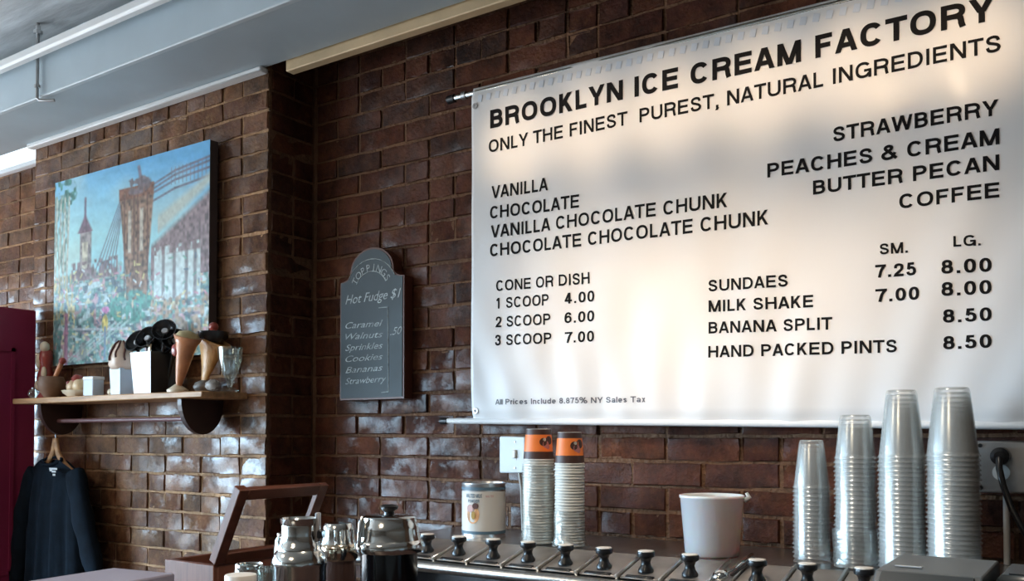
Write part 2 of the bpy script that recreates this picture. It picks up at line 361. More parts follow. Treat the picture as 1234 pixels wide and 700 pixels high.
def lay(parent, m, x0, x1, M, z_lo, z_hi, hidden=None, odd=0):
    """courses along local x at local y=0 (face towards -y); M places them"""
    stuff = MB(); cnt = 0
    n0 = int(math.floor((z_lo-CAMZ)/CH)); n1 = int(math.ceil((z_hi-CAMZ)/CH))
    for n in range(n0, n1):
        zc = CAMZ+(n+.5)*CH
        head = (n % 7 == 3)
        x = x0-(0.1 if (n+odd) % 2 else 0.0)
        row = []
        while x < x1-.02:
            Lb = 0.1 if (head or rnd.random() < .10) else 0.2
            a, b = max(x, x0), min(x+Lb, x1); x += Lb
            if b-a < .035:
                if row: row[-1] = (row[-1][0], b)
                continue
            row.append((a, b))
        for a, b in row:
            Lr = b-a; key = 's' if Lr > .13 else 'h'; nom = 0.2 if key == 's' else 0.1
            mid = Vector(((a+b)/2, 0, zc)); wp = M @ mid; i = rnd.randrange(10)
            tr = M @ T(mid.x, rnd.uniform(-.003, .003), mid.z+rnd.uniform(-.0015, .0015)) @ R(rnd.uniform(-.7, .7), 'Y') @ SC((Lr-.010)/(nom-.010), 1, 1)
            if in_frame(wp) and not (hidden and hidden(wp)) and cnt < 299:
                o = bpy.data.objects.new('brick', brick_mesh(key, i, m)); COL.objects.link(o); o.parent = parent; o.matrix_local = tr; cnt += 1
            else:
                stuff.add(*variants[key][i], M=tr)
    if stuff.v: tag(stuff.build('hidden_bricks', m, parent, 22), kind='stuff')
    return cnt
BX0, BX1 = -1.577, -0.157; BY = 2.12
def hid(P): return BX0+.12 < P.x < BX1+.5 and 1.72 < P.z < 2.5 or P.x > 0.15
wb = structure(MB().box((-6.0, WY+.006, 0), (2.5, WY+.2, 3.06)), 'wall_back', MORTAR_SHADE)
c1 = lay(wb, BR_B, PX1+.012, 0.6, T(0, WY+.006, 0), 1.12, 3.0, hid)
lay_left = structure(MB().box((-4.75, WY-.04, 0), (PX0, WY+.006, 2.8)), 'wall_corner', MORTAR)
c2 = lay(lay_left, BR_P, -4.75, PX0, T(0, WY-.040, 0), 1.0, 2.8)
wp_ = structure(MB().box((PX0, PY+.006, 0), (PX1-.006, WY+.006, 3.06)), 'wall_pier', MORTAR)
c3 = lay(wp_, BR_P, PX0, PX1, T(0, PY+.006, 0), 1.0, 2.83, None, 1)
ws = structure(MB().box((PX1-.006, PY+.008, 0), (PX1-.004, WY+.006, 3.06)), 'wall_return', MORTAR_SHADE)
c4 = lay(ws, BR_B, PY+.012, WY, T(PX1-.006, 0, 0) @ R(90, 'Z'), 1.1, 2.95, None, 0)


# duct, trims, ceiling rod
D0 = 1.72
duct = thing('air_duct', (-2.5, D0, 2.8), 'long grey-blue rectangular duct running along the top of the brick wall', 'duct')
def rel(mb, o): return mb                     # parts are built in world coordinates, then shifted to the thing
def part(mb, name, m, parent, smooth=True):
    o = mb.build(name, m, None, smooth); o.parent = parent
    o.matrix_parent_inverse = Matrix.Identity(4)
    q = parent; M = Matrix.Identity(4)
    chain = []
    while q is not None: chain.append(q); q = q.parent
    for c in reversed(chain): M = M @ Matrix.LocRotScale(c.location, c.rotation_euler, c.scale)
    o.data.transform(M.inverted()); return o
b = MB().box((-6.0, D0, 2.80), (2.5, 1.99, 2.949), 0.003); part(b, 'casing', DUCT, duct)
b = MB().box((-6.0, D0-.006, 2.798), (2.5, D0+.012, 2.806), 0.002); part(b, 'bottom_flange', mat('flange_paint', (0.6, 0.68, 0.72), 0.4), duct)
for x in (-4.6, -1.2):
    b = MB().box((x-.015, D0-.004, 2.797), (x+.015, 1.985, 2.951), 0.002); part(b, 'seam_band', DUCT, duct)
b = MB().box((-6.0, 1.655, 2.917), (2.5, 1.69, 2.953), 0.008)
o = part(b, 'rail', WHITE, thing('white_rail', (-2.5, 1.67, 2.917), 'long glossy white conduit rail along the front of the grey-blue duct', 'conduit'))
b = MB().box((PX0, 1.965, 2.782), (PX1, 2.0, 2.80), 0.004); structure(b, 'trim_1', WHITE)
b = MB().box((PX1+.08, 2.0, 2.772), (2.5, 2.035, 3.05), 0.003); structure(b, 'trim_2', BEIGE)
m, t_, N_, L_n, b_ = nt('glowing_frosted_pane'); setp(b_, Roughness=.4); b_.inputs['Base Color'].default_value = (.8, .88, .95, 1); b_.inputs['Emission Color'].default_value = (.8, .92, 1, 1); b_.inputs['Emission Strength'].default_value = 0.9
w2 = structure(MB().box((-5.9, 2.140, 2.82), (PX0-.04, 2.155, 3.03), .003), 'glow_pane', m)  # added pane with its own glow, for a very bright white strip
f2 = MB(); f2.box((-5.95, 2.13, 2.80), (PX0-.005, 2.158, 2.822), .003); f2.box((PX0-.04, 2.13, 2.82), (PX0-.005, 2.158, 3.05), .003); f2.build('pane_frame', WHITE, w2)
rod = thing('hanger_rod', at(47, 30, 1.705), 'thin metal rod holding the duct up from the ceiling', 'rod')
P0 = at(46, 27, 1.705); P1 = at(49, 112, 1.705)
b = MB().tube([(P0.x, 1.705, 3.06), (P0.x, 1.705, 2.792), (P0.x+.004, 1.712, 2.785), (P0.x+.05, 1.74, 2.785)], .0055); part(b, 'shaft', GALV, rod)
b = MB().lathe([(0, .0), (.016, 0), (.016, .012), (.009, .016), (.009, .03), (0, .03)], 8, T(P0.x, 1.705, 3.02)); part(b, 'nut', TINM, rod)
b = MB().lathe([(0, .0), (.010, 0), (.010, .010), (0, .010)], 6, T(P0.x, 1.705, 2.83)); part(b, 'nut', GALV, rod)

# maroon door standing open, seen from its face, behind the shirt
dr = structure(MB().box((-3.73, 1.45, 0.01), (-3.685, 1.985, 2.11), 0.004), 'door_1', RED)
b = MB()
for z0, z1 in ((0.2, 0.95), (1.05, 1.95)):
    b.box((-3.684, 1.54, z0), (-3.680, 1.90, z0+.015)); b.box((-3.684, 1.54, z1-.015), (-3.680, 1.90, z1)); b.box((-3.684, 1.54, z0), (-3.680, 1.555, z1)); b.box((-3.684, 1.885, z0), (-3.680, 1.90, z1))
b.build('door_moulding', RED, dr)

# ------------------------------------------------------------------ banner
ZT0, ZT1 = at(568, 106, BY).z, at(1234, -61, BY).z
ZB0, ZB1 = at(567, 509, BY).z, at(1234, 515, BY).z
def wave(x, z):
    v = (z-1.62)/.98
    w = .0022*math.sin(9*x+2*z)*math.sin(3.1*z+1) + .0016*math.sin(31*x+3*math.sin(5*z))*(0.35+.9*(1-v)) + .001*math.sin(17*z+3*x)
    k = max(0, 1-v*1.6)
    return w + .0022*k*math.sin(46*(x+.9)*(1.25-v*.7))
ban = thing('menu_banner', (-0.87, BY, 1.62), 'large white vinyl menu banner with black lettering hung on the brick wall', 'banner')
NX, NZ = 150, 90; vs = []; fs = []
def ztop(x): return ZT0+(ZT1-ZT0)*(x-BX0)/(-.18-BX0)
def zbot(x): return ZB0+(ZB1-ZB0)*(x-BX0)/(-.18-BX0)
for j in range(NZ+1):
    for i in range(NX+1):
        x = BX0+(BX1-BX0)*i/NX; z = zbot(x)+(ztop(x)-zbot(x))*j/NZ
        y = BY-wave(x, z)
        if j > NZ-3: y += (j-(NZ-3))*.003
        if j < 3: y += (3-j)*.003
        vs.append((x, y, z))
for j in range(NZ):
    for i in range(NX): a = j*(NX+1)+i; fs.append((a, a+1, a+NX+2, a+NX+1))
vb = len(vs)
b = MB().add(vs, fs); sheet = part(b, 'sheet', VINYL, ban, 'all')
sm = sheet.modifiers.new('thick', 'SOLIDIFY'); sm.thickness = .0015; sm.offset = -1
b = MB()
for k in range(46):                       # lacing stitches along the top hem
    x = BX0+.03+k*.030; z = ztop(x)-.040
    b.box((x-.0075, BY-wave(x, z)-.0012, z-.007), (x+.0075, BY-wave(x, z)-.0002, z+.012), 0, T(x, 0, z) @ SC(1, 1, 1) @ R(12, 'Y') @ T(-x, 0, -z))
part(b, 'stitching', HEMM, ban)
for px, py in ((573, 128), (573, 495)):
    P = at(px, py, BY); M = T(P.x, BY-wave(P.x, P.z)-.001, P.z) @ R(90, 'X')
    b = MB().lathe([(.004, .0), (.004, .002), (.0085, .002), (.0085, 0)], 16, M); part(b, 'grommet', GALV, ban)
def text_mesh(txt, off=0.0, shear=0.0):
    c = bpy.data.curves.new('t', 'FONT'); c.body = txt; c.size = 1; c.offset = off; c.shear = shear; c.resolution_u = 4
    o = bpy.data.objects.new('t', c); COL.objects.link(o); bpy.context.view_layer.update()
    me = bpy.data.meshes.new_from_object(o.evaluated_get(bpy.context.evaluated_depsgraph_get()))
    vs = np.array([v.co[:] for v in me.vertices]); fs = [tuple(p.vertices) for p in me.polygons]
    bpy.data.objects.remove(o); bpy.data.curves.remove(c); bpy.data.meshes.remove(me); return vs, fs
# own sans-serif alphabet: centre lines stroked to a width (cap height 1)
def cr(P, n=7):
    P = [np.array(p, float) for p in P]; Q = [2*P[0]-P[1]]+P+[2*P[-1]-P[-2]]; out = []
    for i in range(1, len(Q)-2):
        for k in range(n):
            t = k/n; a, b_, c, d = Q[i-1:i+3]
            out.append(tuple(.5*((2*b_)+(c-a)*t+(2*a-5*b_+4*c-d)*t*t+(3*b_-a-3*c+d)*t**3)))
    return out+[tuple(P[-1])]
def el(cx, cy, rx, ry, a0, a1, n=28, e=.86):
    o = []
    for k in range(n+1):
        a = math.radians(a0+(a1-a0)*k/n); c, q = math.cos(a), math.sin(a)
        o.append((cx+rx*math.copysign(abs(c)**e, c), cy+ry*math.copysign(abs(q)**e, q)))
    return o
BEAR = .085
GW = dict(A=.93, B=.93, C=1.01, D=1.01, E=.93, F=.85, G=1.09, H=1.01, I=.39, K=.93, L=.78, M=1.16, N=1.01, O=1.09, P=.93, R=1.01, S=.93, T=.85, U=1.01, V=.93, W=1.32, X=.93, Y=.93, a=.78, c=.70, d=.78, e=.78, i=.31, l=.31, n=.78, r=.47, s=.70, t=.39, u=.78, x=.70)
GW.update({'&': .97, '%': 1.24, '.': .39, ',': .39, ' ': .42}); GW.update({str(k): .78 for k in range(10)})
TIGHT = 'AVWYTX7&%'
def glyph(ch, w):
    """list of polygons-as-strips: ('p', centre line, closed) or ('s', x0,y0,x1,y1) slanted bar with level ends"""
    b_ = .02 if ch in TIGHT else BEAR; h = w/2; a = GW[ch]-2*b_
    X = lambda u: h+u*(a-w); Yy = lambda v: h+v*(1-w); P = lambda *q: [(X(u), Yy(v)) for u, v in q]
    L_ = lambda *q: [('p', [(x, y) for x, y in q], False)]
    st = lambda u: ('s', X(u), 0, X(u), 1)
    bar = lambda v, x0, x1: ('p', [(x0, Yy(v)), (x1, Yy(v))], False)
    rx = (a-w)/2; ry = (1-w)/2; k = .2*w+.5*w
    o = []
    if ch == 'A': o = [('s', h*1.1, 0, a/2-h*.15, 1), ('s', a-h*1.1, 0, a/2+h*.15, 1), ('p', [(a*.2, .30), (a*.8, .30)], False)]
    elif ch == 'B': o = [st(0)]+[('p', [(h, Yy(1)), (X(.5), Yy(1))]+el(X(.5), Yy(.765), rx*.88, ry*.47, 90, -90, 12)+[(h, Yy(.53))], False), ('p', [(h, Yy(.53)), (X(.5), Yy(.53))]+el(X(.5), Yy(.265), rx, ry*.53, 90, -90, 12)+[(h, Yy(0))], False)]
    elif ch == 'C': o = [('p', el(a/2, .5, rx, ry, 36, 324), False)]
    elif ch == 'D': o = [st(0), ('p', [(h, Yy(1)), (X(.38), Yy(1))]+el(X(.38), .5, X(1)-X(.38), ry, 90, -90, 18)+[(h, Yy(0))], False)]
    elif ch == 'E': o = [st(0), bar(1, h, a), bar(.52, h, a*.94), bar(0, h, a)]
    elif ch == 'F': o = [st(0), bar(1, h, a), bar(.5, h, a*.9)]
    elif ch == 'G': o = [('p', el(a/2, .5, rx, ry, 38, 335), False), ('p', [(a*.55, .46), (a, .46)], False), ('s', X(1)+h*.2, 0, X(1)+h*.2, .5)]
    elif ch == 'H': o = [st(0), st(1), bar(.52, h, a-h)]
    elif ch == 'I': o = [('s', a/2, 0, a/2, 1)]
    elif ch == 'K': o = [st(0), ('s', X(.05), .33, a-h*1.5, 1), ('s', a*.40, .60, a-h*1.1, 0)]
    elif ch == 'L': o = [st(0), bar(0, h, a)]
    elif ch == 'M': o = [st(0), st(1), ('s', X(.02), 1, a/2-h*.1, 0), ('s', X(.98), 1, a/2+h*.1, 0)]
    elif ch == 'N': o = [st(0), st(1), ('s', X(.02), 1, X(.98), 0)]
    elif ch in 'O0': o = [('p', el(a/2, .5, rx, ry, 0, 360, 40), True)]
    elif ch in 'PR':
        o = [st(0), ('p', [(h, Yy(1)), (X(.5), Yy(1))]+el(X(.5), Yy(.735), rx, ry*.53, 90, -90, 14)+[(h, Yy(.47))], False)]
        if ch == 'R': o += [('p', cr(P((.5, .47), (.84, .42), (.93, .25), (.95, .1)))+[(a-h*.8, 0)], False)]
    elif ch == 'S': o = [('p', cr(P((.96, .73), (.84, .93), (.5, 1), (.15, .93), (.04, .76), (.16, .61), (.5, .52), (.86, .41), (1, .25), (.86, .07), (.5, 0), (.13, .07), (0, .29)), 5), False)]
    elif ch == 'T': o = [('s', a/2, 0, a/2, 1), bar(1, 0, a)]
    elif ch == 'U': o = [('p', [(X(0), 1), (X(0), Yy(.36))]+el(a/2, Yy(.36), rx, Yy(.36)-h, 180, 360, 18)+[(X(1), 1)], False)]
    elif ch == 'V': o = [('s', h*1.1, 1, a/2-h*.15, 0), ('s', a-h*1.1, 1, a/2+h*.15, 0)]
    elif ch == 'W': o = [('s', h*1.1, 1, a*.27, 0), ('s', a*.5, 1, a*.27, 0), ('s', a*.5, 1, a*.73, 0), ('s', a-h*1.1, 1, a*.73, 0)]
    elif ch == 'X': o = [('s', h*1.2, 0, a-h*1.2, 1), ('s', h*1.2, 1, a-h*1.2, 0)]
    elif ch == 'Y': o = [('s', h*1.2, 1, a/2-h*.2, .42), ('s', a-h*1.2, 1, a/2+h*.2, .42), ('s', a/2, 0, a/2, .5)]
    elif ch == '1': o = [('s', a*.56, 0, a*.56, 1), ('p', [(a*.16, .76), (a*.34, .80), (a*.52, .96)], False)]
    elif ch == '2': o = [('p', cr(P((.02, .66), (.1, .91), (.5, 1), (.9, .92), (.98, .72), (.84, .5), (.45, .29), (.12, .12), (.0, .0)), 5)+[(a, h)], False)]
    elif ch == '3': o = [('p', cr(P((.03, .73), (.14, .94), (.48, 1), (.84, .93), (.93, .75), (.8, .59), (.42, .54)), 5), False), ('p', cr(P((.42, .54), (.85, .47), (1, .27), (.87, .07), (.48, 0), (.12, .07), (0, .28)), 5), False)]
    elif ch == '4': o = [('s', X(.70), 0, X(.70), 1), ('p', [(0, .27), (a, .27)], False), ('s', h*.9, .27, X(.66), 1)]
    elif ch == '5': o = [('p', [(X(.94), Yy(1)), (X(.2), Yy(1)), (X(.1), Yy(.48))], False), ('p', cr(P((.06, .48), (.25, .60), (.52, .64), (.88, .54), (1, .31), (.87, .07), (.46, 0), (.1, .08), (0, .26)), 5), False)]
    elif ch == '6': o = [('p', cr(P((.95, .77), (.82, .95), (.52, 1), (.16, .88), (0, .5), (.08, .13), (.48, 0), (.88, .09), (1, .31), (.88, .54), (.52, .62), (.14, .52), (.03, .34)), 5), False)]
    elif ch == '7': o = [('p', [(X(0)-h*.5, Yy(1)), (a, Yy(1))], False), ('p', cr([(X(1)-.01, Yy(1)), (X(.62), .55), (X(.38), 0)], 6), False)]
    elif ch == '8': o = [('p', el(a/2, Yy(.765), rx*.86, ry*.47, 0, 360, 26), True), ('p', el(a/2, Yy(.265), rx, ry*.53, 0, 360, 26), True)]
    elif ch == '&': o = [('p', cr(P((1.02, -.03), (.6, .42), (.24, .72), (.2, .9), (.42, 1), (.64, .92), (.62, .74), (.35, .55), (.05, .38), (0, .2), (.14, .04), (.4, 0), (.7, .1), (.92, .46)), 5), False)]
    elif ch == '.': o = [('s', a/2, 0, a/2, w*1.1)]
    elif ch == ',': o = [('s', a/2, 0, a/2, w*1.1), ('s', a/2+h*.5, 0, a/2-h*.6, -w*1.0)]
    elif ch == '%': o = [('p', el(a*.22, .76, a*.16, .2, 0, 360, 16), True), ('p', el(a*.78, .24, a*.16, .2, 0, 360, 16), True), ('s', a*.25, 0, a*.75, 1)]
    else:
        xh = .73; x2 = (xh-w)/2
        if ch in 'acdeosu': pass
        if ch == 'l': o = [('s', a/2, 0, a/2, 1)]
        elif ch == 'i': o = [('s', a/2, 0, a/2, xh), ('s', a/2, 1-w, a/2, 1)]
        elif ch == 'c': o = [('p', el(a/2, xh/2, rx, x2, 40, 320, 16), False)]
        elif ch == 'e': o = [('p', [(h, xh/2), (a-h, xh/2)]+el(a/2, xh/2, rx, x2, 0, 320, 20), False)]
        elif ch == 'a': o = [('p', el(a/2-.02, xh*.3, rx*.9, xh*.3-h, 0, 360, 14), True), ('p', el(a/2, xh*.62, rx, xh*.38-h, 160, 0, 12)+[(a-h, 0)], False)]
        elif ch == 'd': o = [('p', el(a/2, xh/2, rx, x2, 0, 360, 20), True), ('s', a-h, 0, a-h, 1)]
        elif ch == 'n': o = [('s', h, 0, h, xh), ('p', el(a/2, xh*.6, rx, xh*.4-h, 180, 0, 12)+[(a-h, 0)], False)]
        elif ch == 'u': o = [('s', a-h, 0, a-h, xh), ('p', [(h, xh)]+el(a/2, xh*.4, rx, xh*.4-h, 180, 360, 12), False)]
        elif ch == 'r': o = [('s', h, 0, h, xh), ('p', [(h, xh*.55), (a*.5, xh-h), (a, xh-h)], False)]
        elif ch == 's': o = [('p', cr([(a-h, xh*.72), (a/2, xh-h), (h, xh*.72), (a/2, xh*.5), (a-h, xh*.27), (a/2, h), (h, xh*.25)], 4), False)]
        elif ch == 'x': o = [('s', h*1.2, 0, a-h*1.2, xh), ('s', h*1.2, xh, a-h*1.2, 0)]
    return o, b_
def stroke_mesh(txt, w, words=False):
    vs = []; fs = []; x = 0; h = w/2; cuts = [(0, 0)]
    for ch in txt:
        if ch == ' ':
            if (len(vs), len(fs)) != cuts[-1]: cuts.append((len(vs), len(fs)))
        else:
            o, b_ = glyph(ch, w)
            for q in o:
                n0 = len(vs)
                if q[0] == 's':
                    _, x0, y0, x1, y1 = q; k = h*math.hypot(x1-x0, y1-y0)/abs(y1-y0)
                    vs += [(x+b_+x0-k, y0, 0), (x+b_+x0+k, y0, 0), (x+b_+x1+k, y1, 0), (x+b_+x1-k, y1, 0)]
                    fs.append((n0, n0+1, n0+2, n0+3) if y1 > y0 else (n0+3, n0+2, n0+1, n0)); continue
                P = [np.array(p, float) for p in q[1]]; cl_ = q[2]
                if cl_: P = P[:-1]
                P = [p for i_, p in enumerate(P) if i_ == 0 or np.linalg.norm(p-P[i_-1]) > 1e-4]
                n = len(P)
                for i in range(n):
                    p = P[i]; a = P[i-1] if (i or cl_) else None; c = P[(i+1) % n] if (i < n-1 or cl_) else None
                    d1 = (p-a)/(np.linalg.norm(p-a)+1e-9) if a is not None else None; d2 = (c-p)/(np.linalg.norm(c-p)+1e-9) if c is not None else None
                    if d1 is None: d1 = d2
                    if d2 is None: d2 = d1
                    n1 = np.array([-d1[1], d1[0]]); n2 = np.array([-d2[1], d2[0]]); m = n1+n2; m = m/(np.linalg.norm(m)+1e-9); f = h/max(.45, float(m@n1))
                    vs += [(x+b_+p[0]+m[0]*f, p[1]+m[1]*f, 0), (x+b_+p[0]-m[0]*f, p[1]-m[1]*f, 0)]
                for i in range(n if cl_ else n-1):
                    j = (i+1) % n; fs.append((n0+2*i+1, n0+2*j+1, n0+2*j, n0+2*i))
        x += GW[ch]
    if words: return np.array(vs), fs, cuts+[(len(vs), len(fs))]
    return np.array(vs), fs
CAPH = 0.7
def sign(txt, a, b_, cap, m, off=0.012, parent=ban, name='lettering', Y=BY, fn=wave, shear=0.0, lift=.0012, sans=True):
    """flat lettering on the plane y=Y: baseline from photo point a to b_, cap height in px at a"""
    A = at(*a, Y); B = at(*b_, Y); H = (at(a[0], a[1]-cap, Y)-A).z
    vs, fs, cuts = stroke_mesh(txt, off, True) if sans else (*text_mesh(txt, 0, shear), None)
    x0, x1 = vs[:, 0].min(), vs[:, 0].max(); cp = 1 if sans else CAPH
    out = []
    for x, y, _ in vs:
        t = (x-x0)/(x1-x0); P = A.lerp(B, t); z = P.z+y/cp*H
        out.append((P.x, Y-fn(P.x, z)-lift, z))
    if not cuts: return part(MB().add(out, fs), name, m, parent, False)
    for wd, (v0, f0), (v1, f1) in zip(txt.split(), cuts, cuts[1:]):
        o = part(MB().add(out[v0:v1], [tuple(i-v0 for i in f) for f in fs[f0:f1]]), name, m, parent, False)
        o['label'] = ('black' if m is INK else 'small grey')+' lettering reading '+wd
LINES = [
 ('BROOKLYN ICE CREAM FACTORY', (590.8, 155), (1199, 24), 22, .215), ('ONLY THE FINEST  PUREST, NATURAL INGREDIENTS', (589, 184), (1206, 62), 15, .172),
 ('VANILLA', (592.5, 239.5), (660, 229), 15, .178), ('CHOCOLATE', (591, 264), (698, 250), 15, .178),
 ('VANILLA CHOCOLATE CHUNK', (592, 287), (876.5, 249.5), 15, .178), ('CHOCOLATE CHOCOLATE CHUNK', (591, 309.5), (926, 270.5), 15, .178),
 ('STRAWBERRY', (1004, 171), (1203.5, 139), 17.5, .19), ('PEACHES & CREAM', (924.5, 214), (1204.5, 174), 17, .19),
 ('BUTTER PECAN', (979.5, 234.5), (1204.5, 205), 17, .19), ('COFFEE', (1084, 252), (1204.5, 238), 17.5, .19),
 ('CONE OR DISH', (598, 351), (710, 341.5), 13, .172), ('1 SCOOP', (598, 372), (661, 367.5), 13, .172), ('4.00', (680, 366), (716, 363), 13, .172),
 ('2 SCOOP', (597, 394.5), (663, 391), 13, .172), ('6.00', (680, 389.5), (716, 387), 13, .172), ('3 SCOOP', (597, 416.5), (664, 414), 13, .172), ('7.00', (680.5, 413.3), (716, 411.5), 13, .172),
 ('SUNDAES', (854, 351.5), (949, 345), 14, .185), ('MILK SHAKE', (854, 376), (980, 370), 14, .185), ('BANANA SPLIT', (854, 402), (1003, 397), 14, .185), ('HAND PACKED PINTS', (854, 431), (1081, 424.5), 14, .185),
 ('SM.', (1060.5, 307), (1094, 304.5), 13, .185), ('LG.', (1149.5, 298), (1182, 296), 13, .185),
 ('7.25', (1055, 335), (1104, 331.5), 15.5, .19), ('8.00', (1135, 330.5), (1195, 327.3), 16.5, .19), ('7.00', (1055, 364), (1108, 361), 15.5, .19), ('8.00', (1135, 357), (1195, 354), 16.5, .19),
 ('8.50', (1136.5, 389), (1195, 386.5), 16, .19), ('8.50', (1136.5, 421), (1195, 419), 16, .19)]
for t, a, c, h, off in LINES: sign(t, a, c, h, INK, off)
sign('All Prices Include 8.875% NY Sales Tax', (596.5, 487.5), (778, 484.5), 6.5, GREYINK, .18)
# rods
A = at(542, 118, BY+.012)
zr0, zr1 = ztop(BX0-.09)-.012, ztop(BX1+.09)-.012
b = MB().tube([(BX0-.075, BY+.014, zr0), (BX1+.075, BY+.014, zr1)], .009, 14); part(b, 'top_rod', CHROME, ban)
b = MB().tube([(BX0-.098, BY+.014, zr0-.001), (BX0-.073, BY+.014, zr0)], .0125, 14); part(b, 'rod_end_cap', BLACKP, ban)
b = MB().tube([(BX0-.045, BY+.014, zr0), (BX0-.030, BY+.014, zr0)], .012, 14); part(b, 'rod_collar', GALV, ban)
for x in (BX0-.05, BX1+.04):
    b = MB().tube([(x, BY+.014, zr0+.004), (x, BY+.03, zr0+.016), (x, WY-.012, zr0+.020)], .004, 8); part(b, 'wall_hook', GALV, ban)
zb0, zb1 = zbot(BX0-.09)+.004, zbot(BX1+.09)+.004
b = MB().tube([(BX0-.095, BY+.008, zb0), (BX1+.075, BY+.008, zb1)], .0085, 14); part(b, 'bottom_rod', WHITE, ban)
b = MB().tube([(BX0-.118, BY+.008, zb0), (BX0-.093, BY+.008, zb0)], .0105, 14); part(b, 'rod_end_cap', BLACKP, ban)

# ------------------------------------------------------------------ chalkboard
CYF = 2.155
cl, cr_ = at(410, 400, CYF).x, at(487, 400, CYF).x; cbz = at(487, 480, CYF).z; w = cr_-cl; cxm = (cl+cr_)/2
sh = at(490, 331, CYF).z-cbz; pk = at(450, 298, CYF).z-cbz
chb = thing('chalkboard', (cxm, CYF, cbz), 'small arched chalkboard with toppings prices hanging left of the white banner', 'chalkboard')
def arch(ins):
    hw = w/2-ins; P = [(-hw, ins), (hw, ins), (hw, sh-ins*.4)]
    for k in range(1, 7):                  # concave shoulder
        a = k/6*PI/2; P.append((hw-.045*math.sin(a)*1.0, sh-ins*.4+.028*(1-math.cos(a))))
    x1 = hw-.045; z1 = P[-1][1]; zt = pk-ins*.9
    for k in range(1, 16):
        a = k/16*PI; P.append((x1*math.cos(a), z1+(zt-z1)*math.sin(a)))
    L_ = [(-x, z) for x, z in P[2:9]][::-1]; return P+L_
b = MB().prism([(cxm+x, cbz+z) for x, z in arch(0)], WY-CYF-.004, T(0, CYF, 0)); part(b, 'board', mat('redbrown_board_edge', (0.11, 0.035, 0.02), 0.45), chb, False)
b = MB().prism([(cxm+x, cbz+z) for x, z in arch(.006)], .002, T(0, CYF-.002, 0)); part(b, 'slate_face', SLATE, chb, False)
z0 = lambda x, z: 0
def chalk(t, a, c, h, off=.002): o = sign(t, a, c, h, CHALK, off, chb, 'chalk_writing', CYF, z0, .35, .0028, False); o['label'] = 'chalk writing reading '+t
chalk('Hot Fudge $1', (417, 367), (484, 358), 11, .006)
for i, t in enumerate(('Caramel', 'Walnuts', 'Sprinkles', 'Cookies', 'Bananas', 'Strawberry')):
    y = 395+i*13.4; chalk(t, (417, y+1.2), ((462 if i != 5 else 466), y-2.2), 7.5, .0)
chalk('.50', (471, 404), (488-3, 402), 9, .006)
b = MB(); q = [at(457, 371, CYF), at(468, 370, CYF), at(469, 472, CYF), at(460, 473, CYF)]
for i in range(3): b.tube([q[i]+Vector((0, -.0025, 0)), q[i+1]+Vector((0, -.0025, 0))], .0014, 6)
part(b, 'chalk_bracket', CHALK, chb)
zc = cbz+sh-.035
for r_ in (.064, .100):
    b = MB(); pts = []
    for k in range(13):
        a = math.radians(28+k*(124/12)); pts.append((cxm+r_*1.12*math.cos(a), CYF-.0025, zc+r_*1.1*math.sin(a)-.01))
    b.tube(pts, .0013, 6); part(b, 'chalk_arc', CHALK, chb)
for i, ch in enumerate('TOPPINGS'):
    vs, fs = text_mesh(ch, 0); a = 148-i*(116/7); cx_ = (vs[:, 0].min()+vs[:, 0].max())/2
    M = T(cxm, CYF-.003, zc-.01) @ R(-(a-90), 'Y')
    out = [tuple(M @ Vector(((x-cx_)*.033, 0, .071+y*.033))) for x, y, _ in vs]
    part(MB().add(out, fs), 'chalk_letter', CHALK, chb, False)

# ------------------------------------------------------------------ painting
YP = 1.955
pTL, pTR = at(67, 219, YP), at(253.5, 170, YP)
pBL = at(62, 441, YP)
pz0 = (pBL.z+at(123, 437, YP).z)/2; pz1 = (pTL.z+pTR.z)/2; px0, px1 = pTL.x, pTR.x; PW, PH = px1-px0, pz1-pz0
pt = thing('city_painting', ((px0+px1)/2, YP, pz0), 'large unframed oil painting of a stone bridge tower above a bright town', 'painting')
b = MB().box((px0, YP+.001, pz0), (px1, PY-.012, pz1), .002); part(b, 'stretcher', mat('dark_canvas_edge', (0.07, 0.05, 0.045), 0.7), pt)
GX, GZ = 230, 175
U, V = np.meshgrid((np.arange(GX)+.5)/GX, (np.arange(GZ)+.5)/GZ); rg = np.random.RandomState(3)
def nz(sx, sy, seed):
    r = np.random.RandomState(seed); g = r.rand(sy+2, sx+2); x = U*sx; y = V*sy; i = x.astype(int); j = y.astype(int); fx = x-i; fy = y-j
    fx = fx*fx*(3-2*fx); fy = fy*fy*(3-2*fy)
    return (g[j, i]*(1-fx)+g[j, i+1]*fx)*(1-fy)+(g[j+1, i]*(1-fx)+g[j+1, i+1]*fx)*fy
def lerp(a, c, t): return a+(c-a)*t[..., None]
img = lerp(np.array([.15, .47, .80])+0*U[..., None], np.array([.42, .80, .88]), np.clip(V*2.6+.5*(1-U)-.2, 0, 1))
img = lerp(img, np.array([.62, .80, .72]), np.clip(nz(6, 7, 1)*1.2-.5, 0, 1)*np.clip(1.3-U, 0, 1))
img = img*(1+.16*(nz(14, 30, 77)-.5)+.10*(nz(60, 40, 78)-.5))[..., None]
def paint(mask, col, n=.35, seed=1, a=.95):
    global img
    col = [x*.9 for x in col] if max(col) < .55 else col
    k = np.clip(mask, 0, 1)*a; c = np.array(col)*(1+n*(nz(90, 60, seed)-.5)[..., None]*2); img = img*(1-k[..., None])+np.clip(c, 0, 1)*k[..., None]
def box_(u0, u1, v0, v1, s=.008): return np.clip(np.minimum(np.minimum(U-u0, u1-U), np.minimum(V-v0, v1-V))/s+.5, 0, 1)
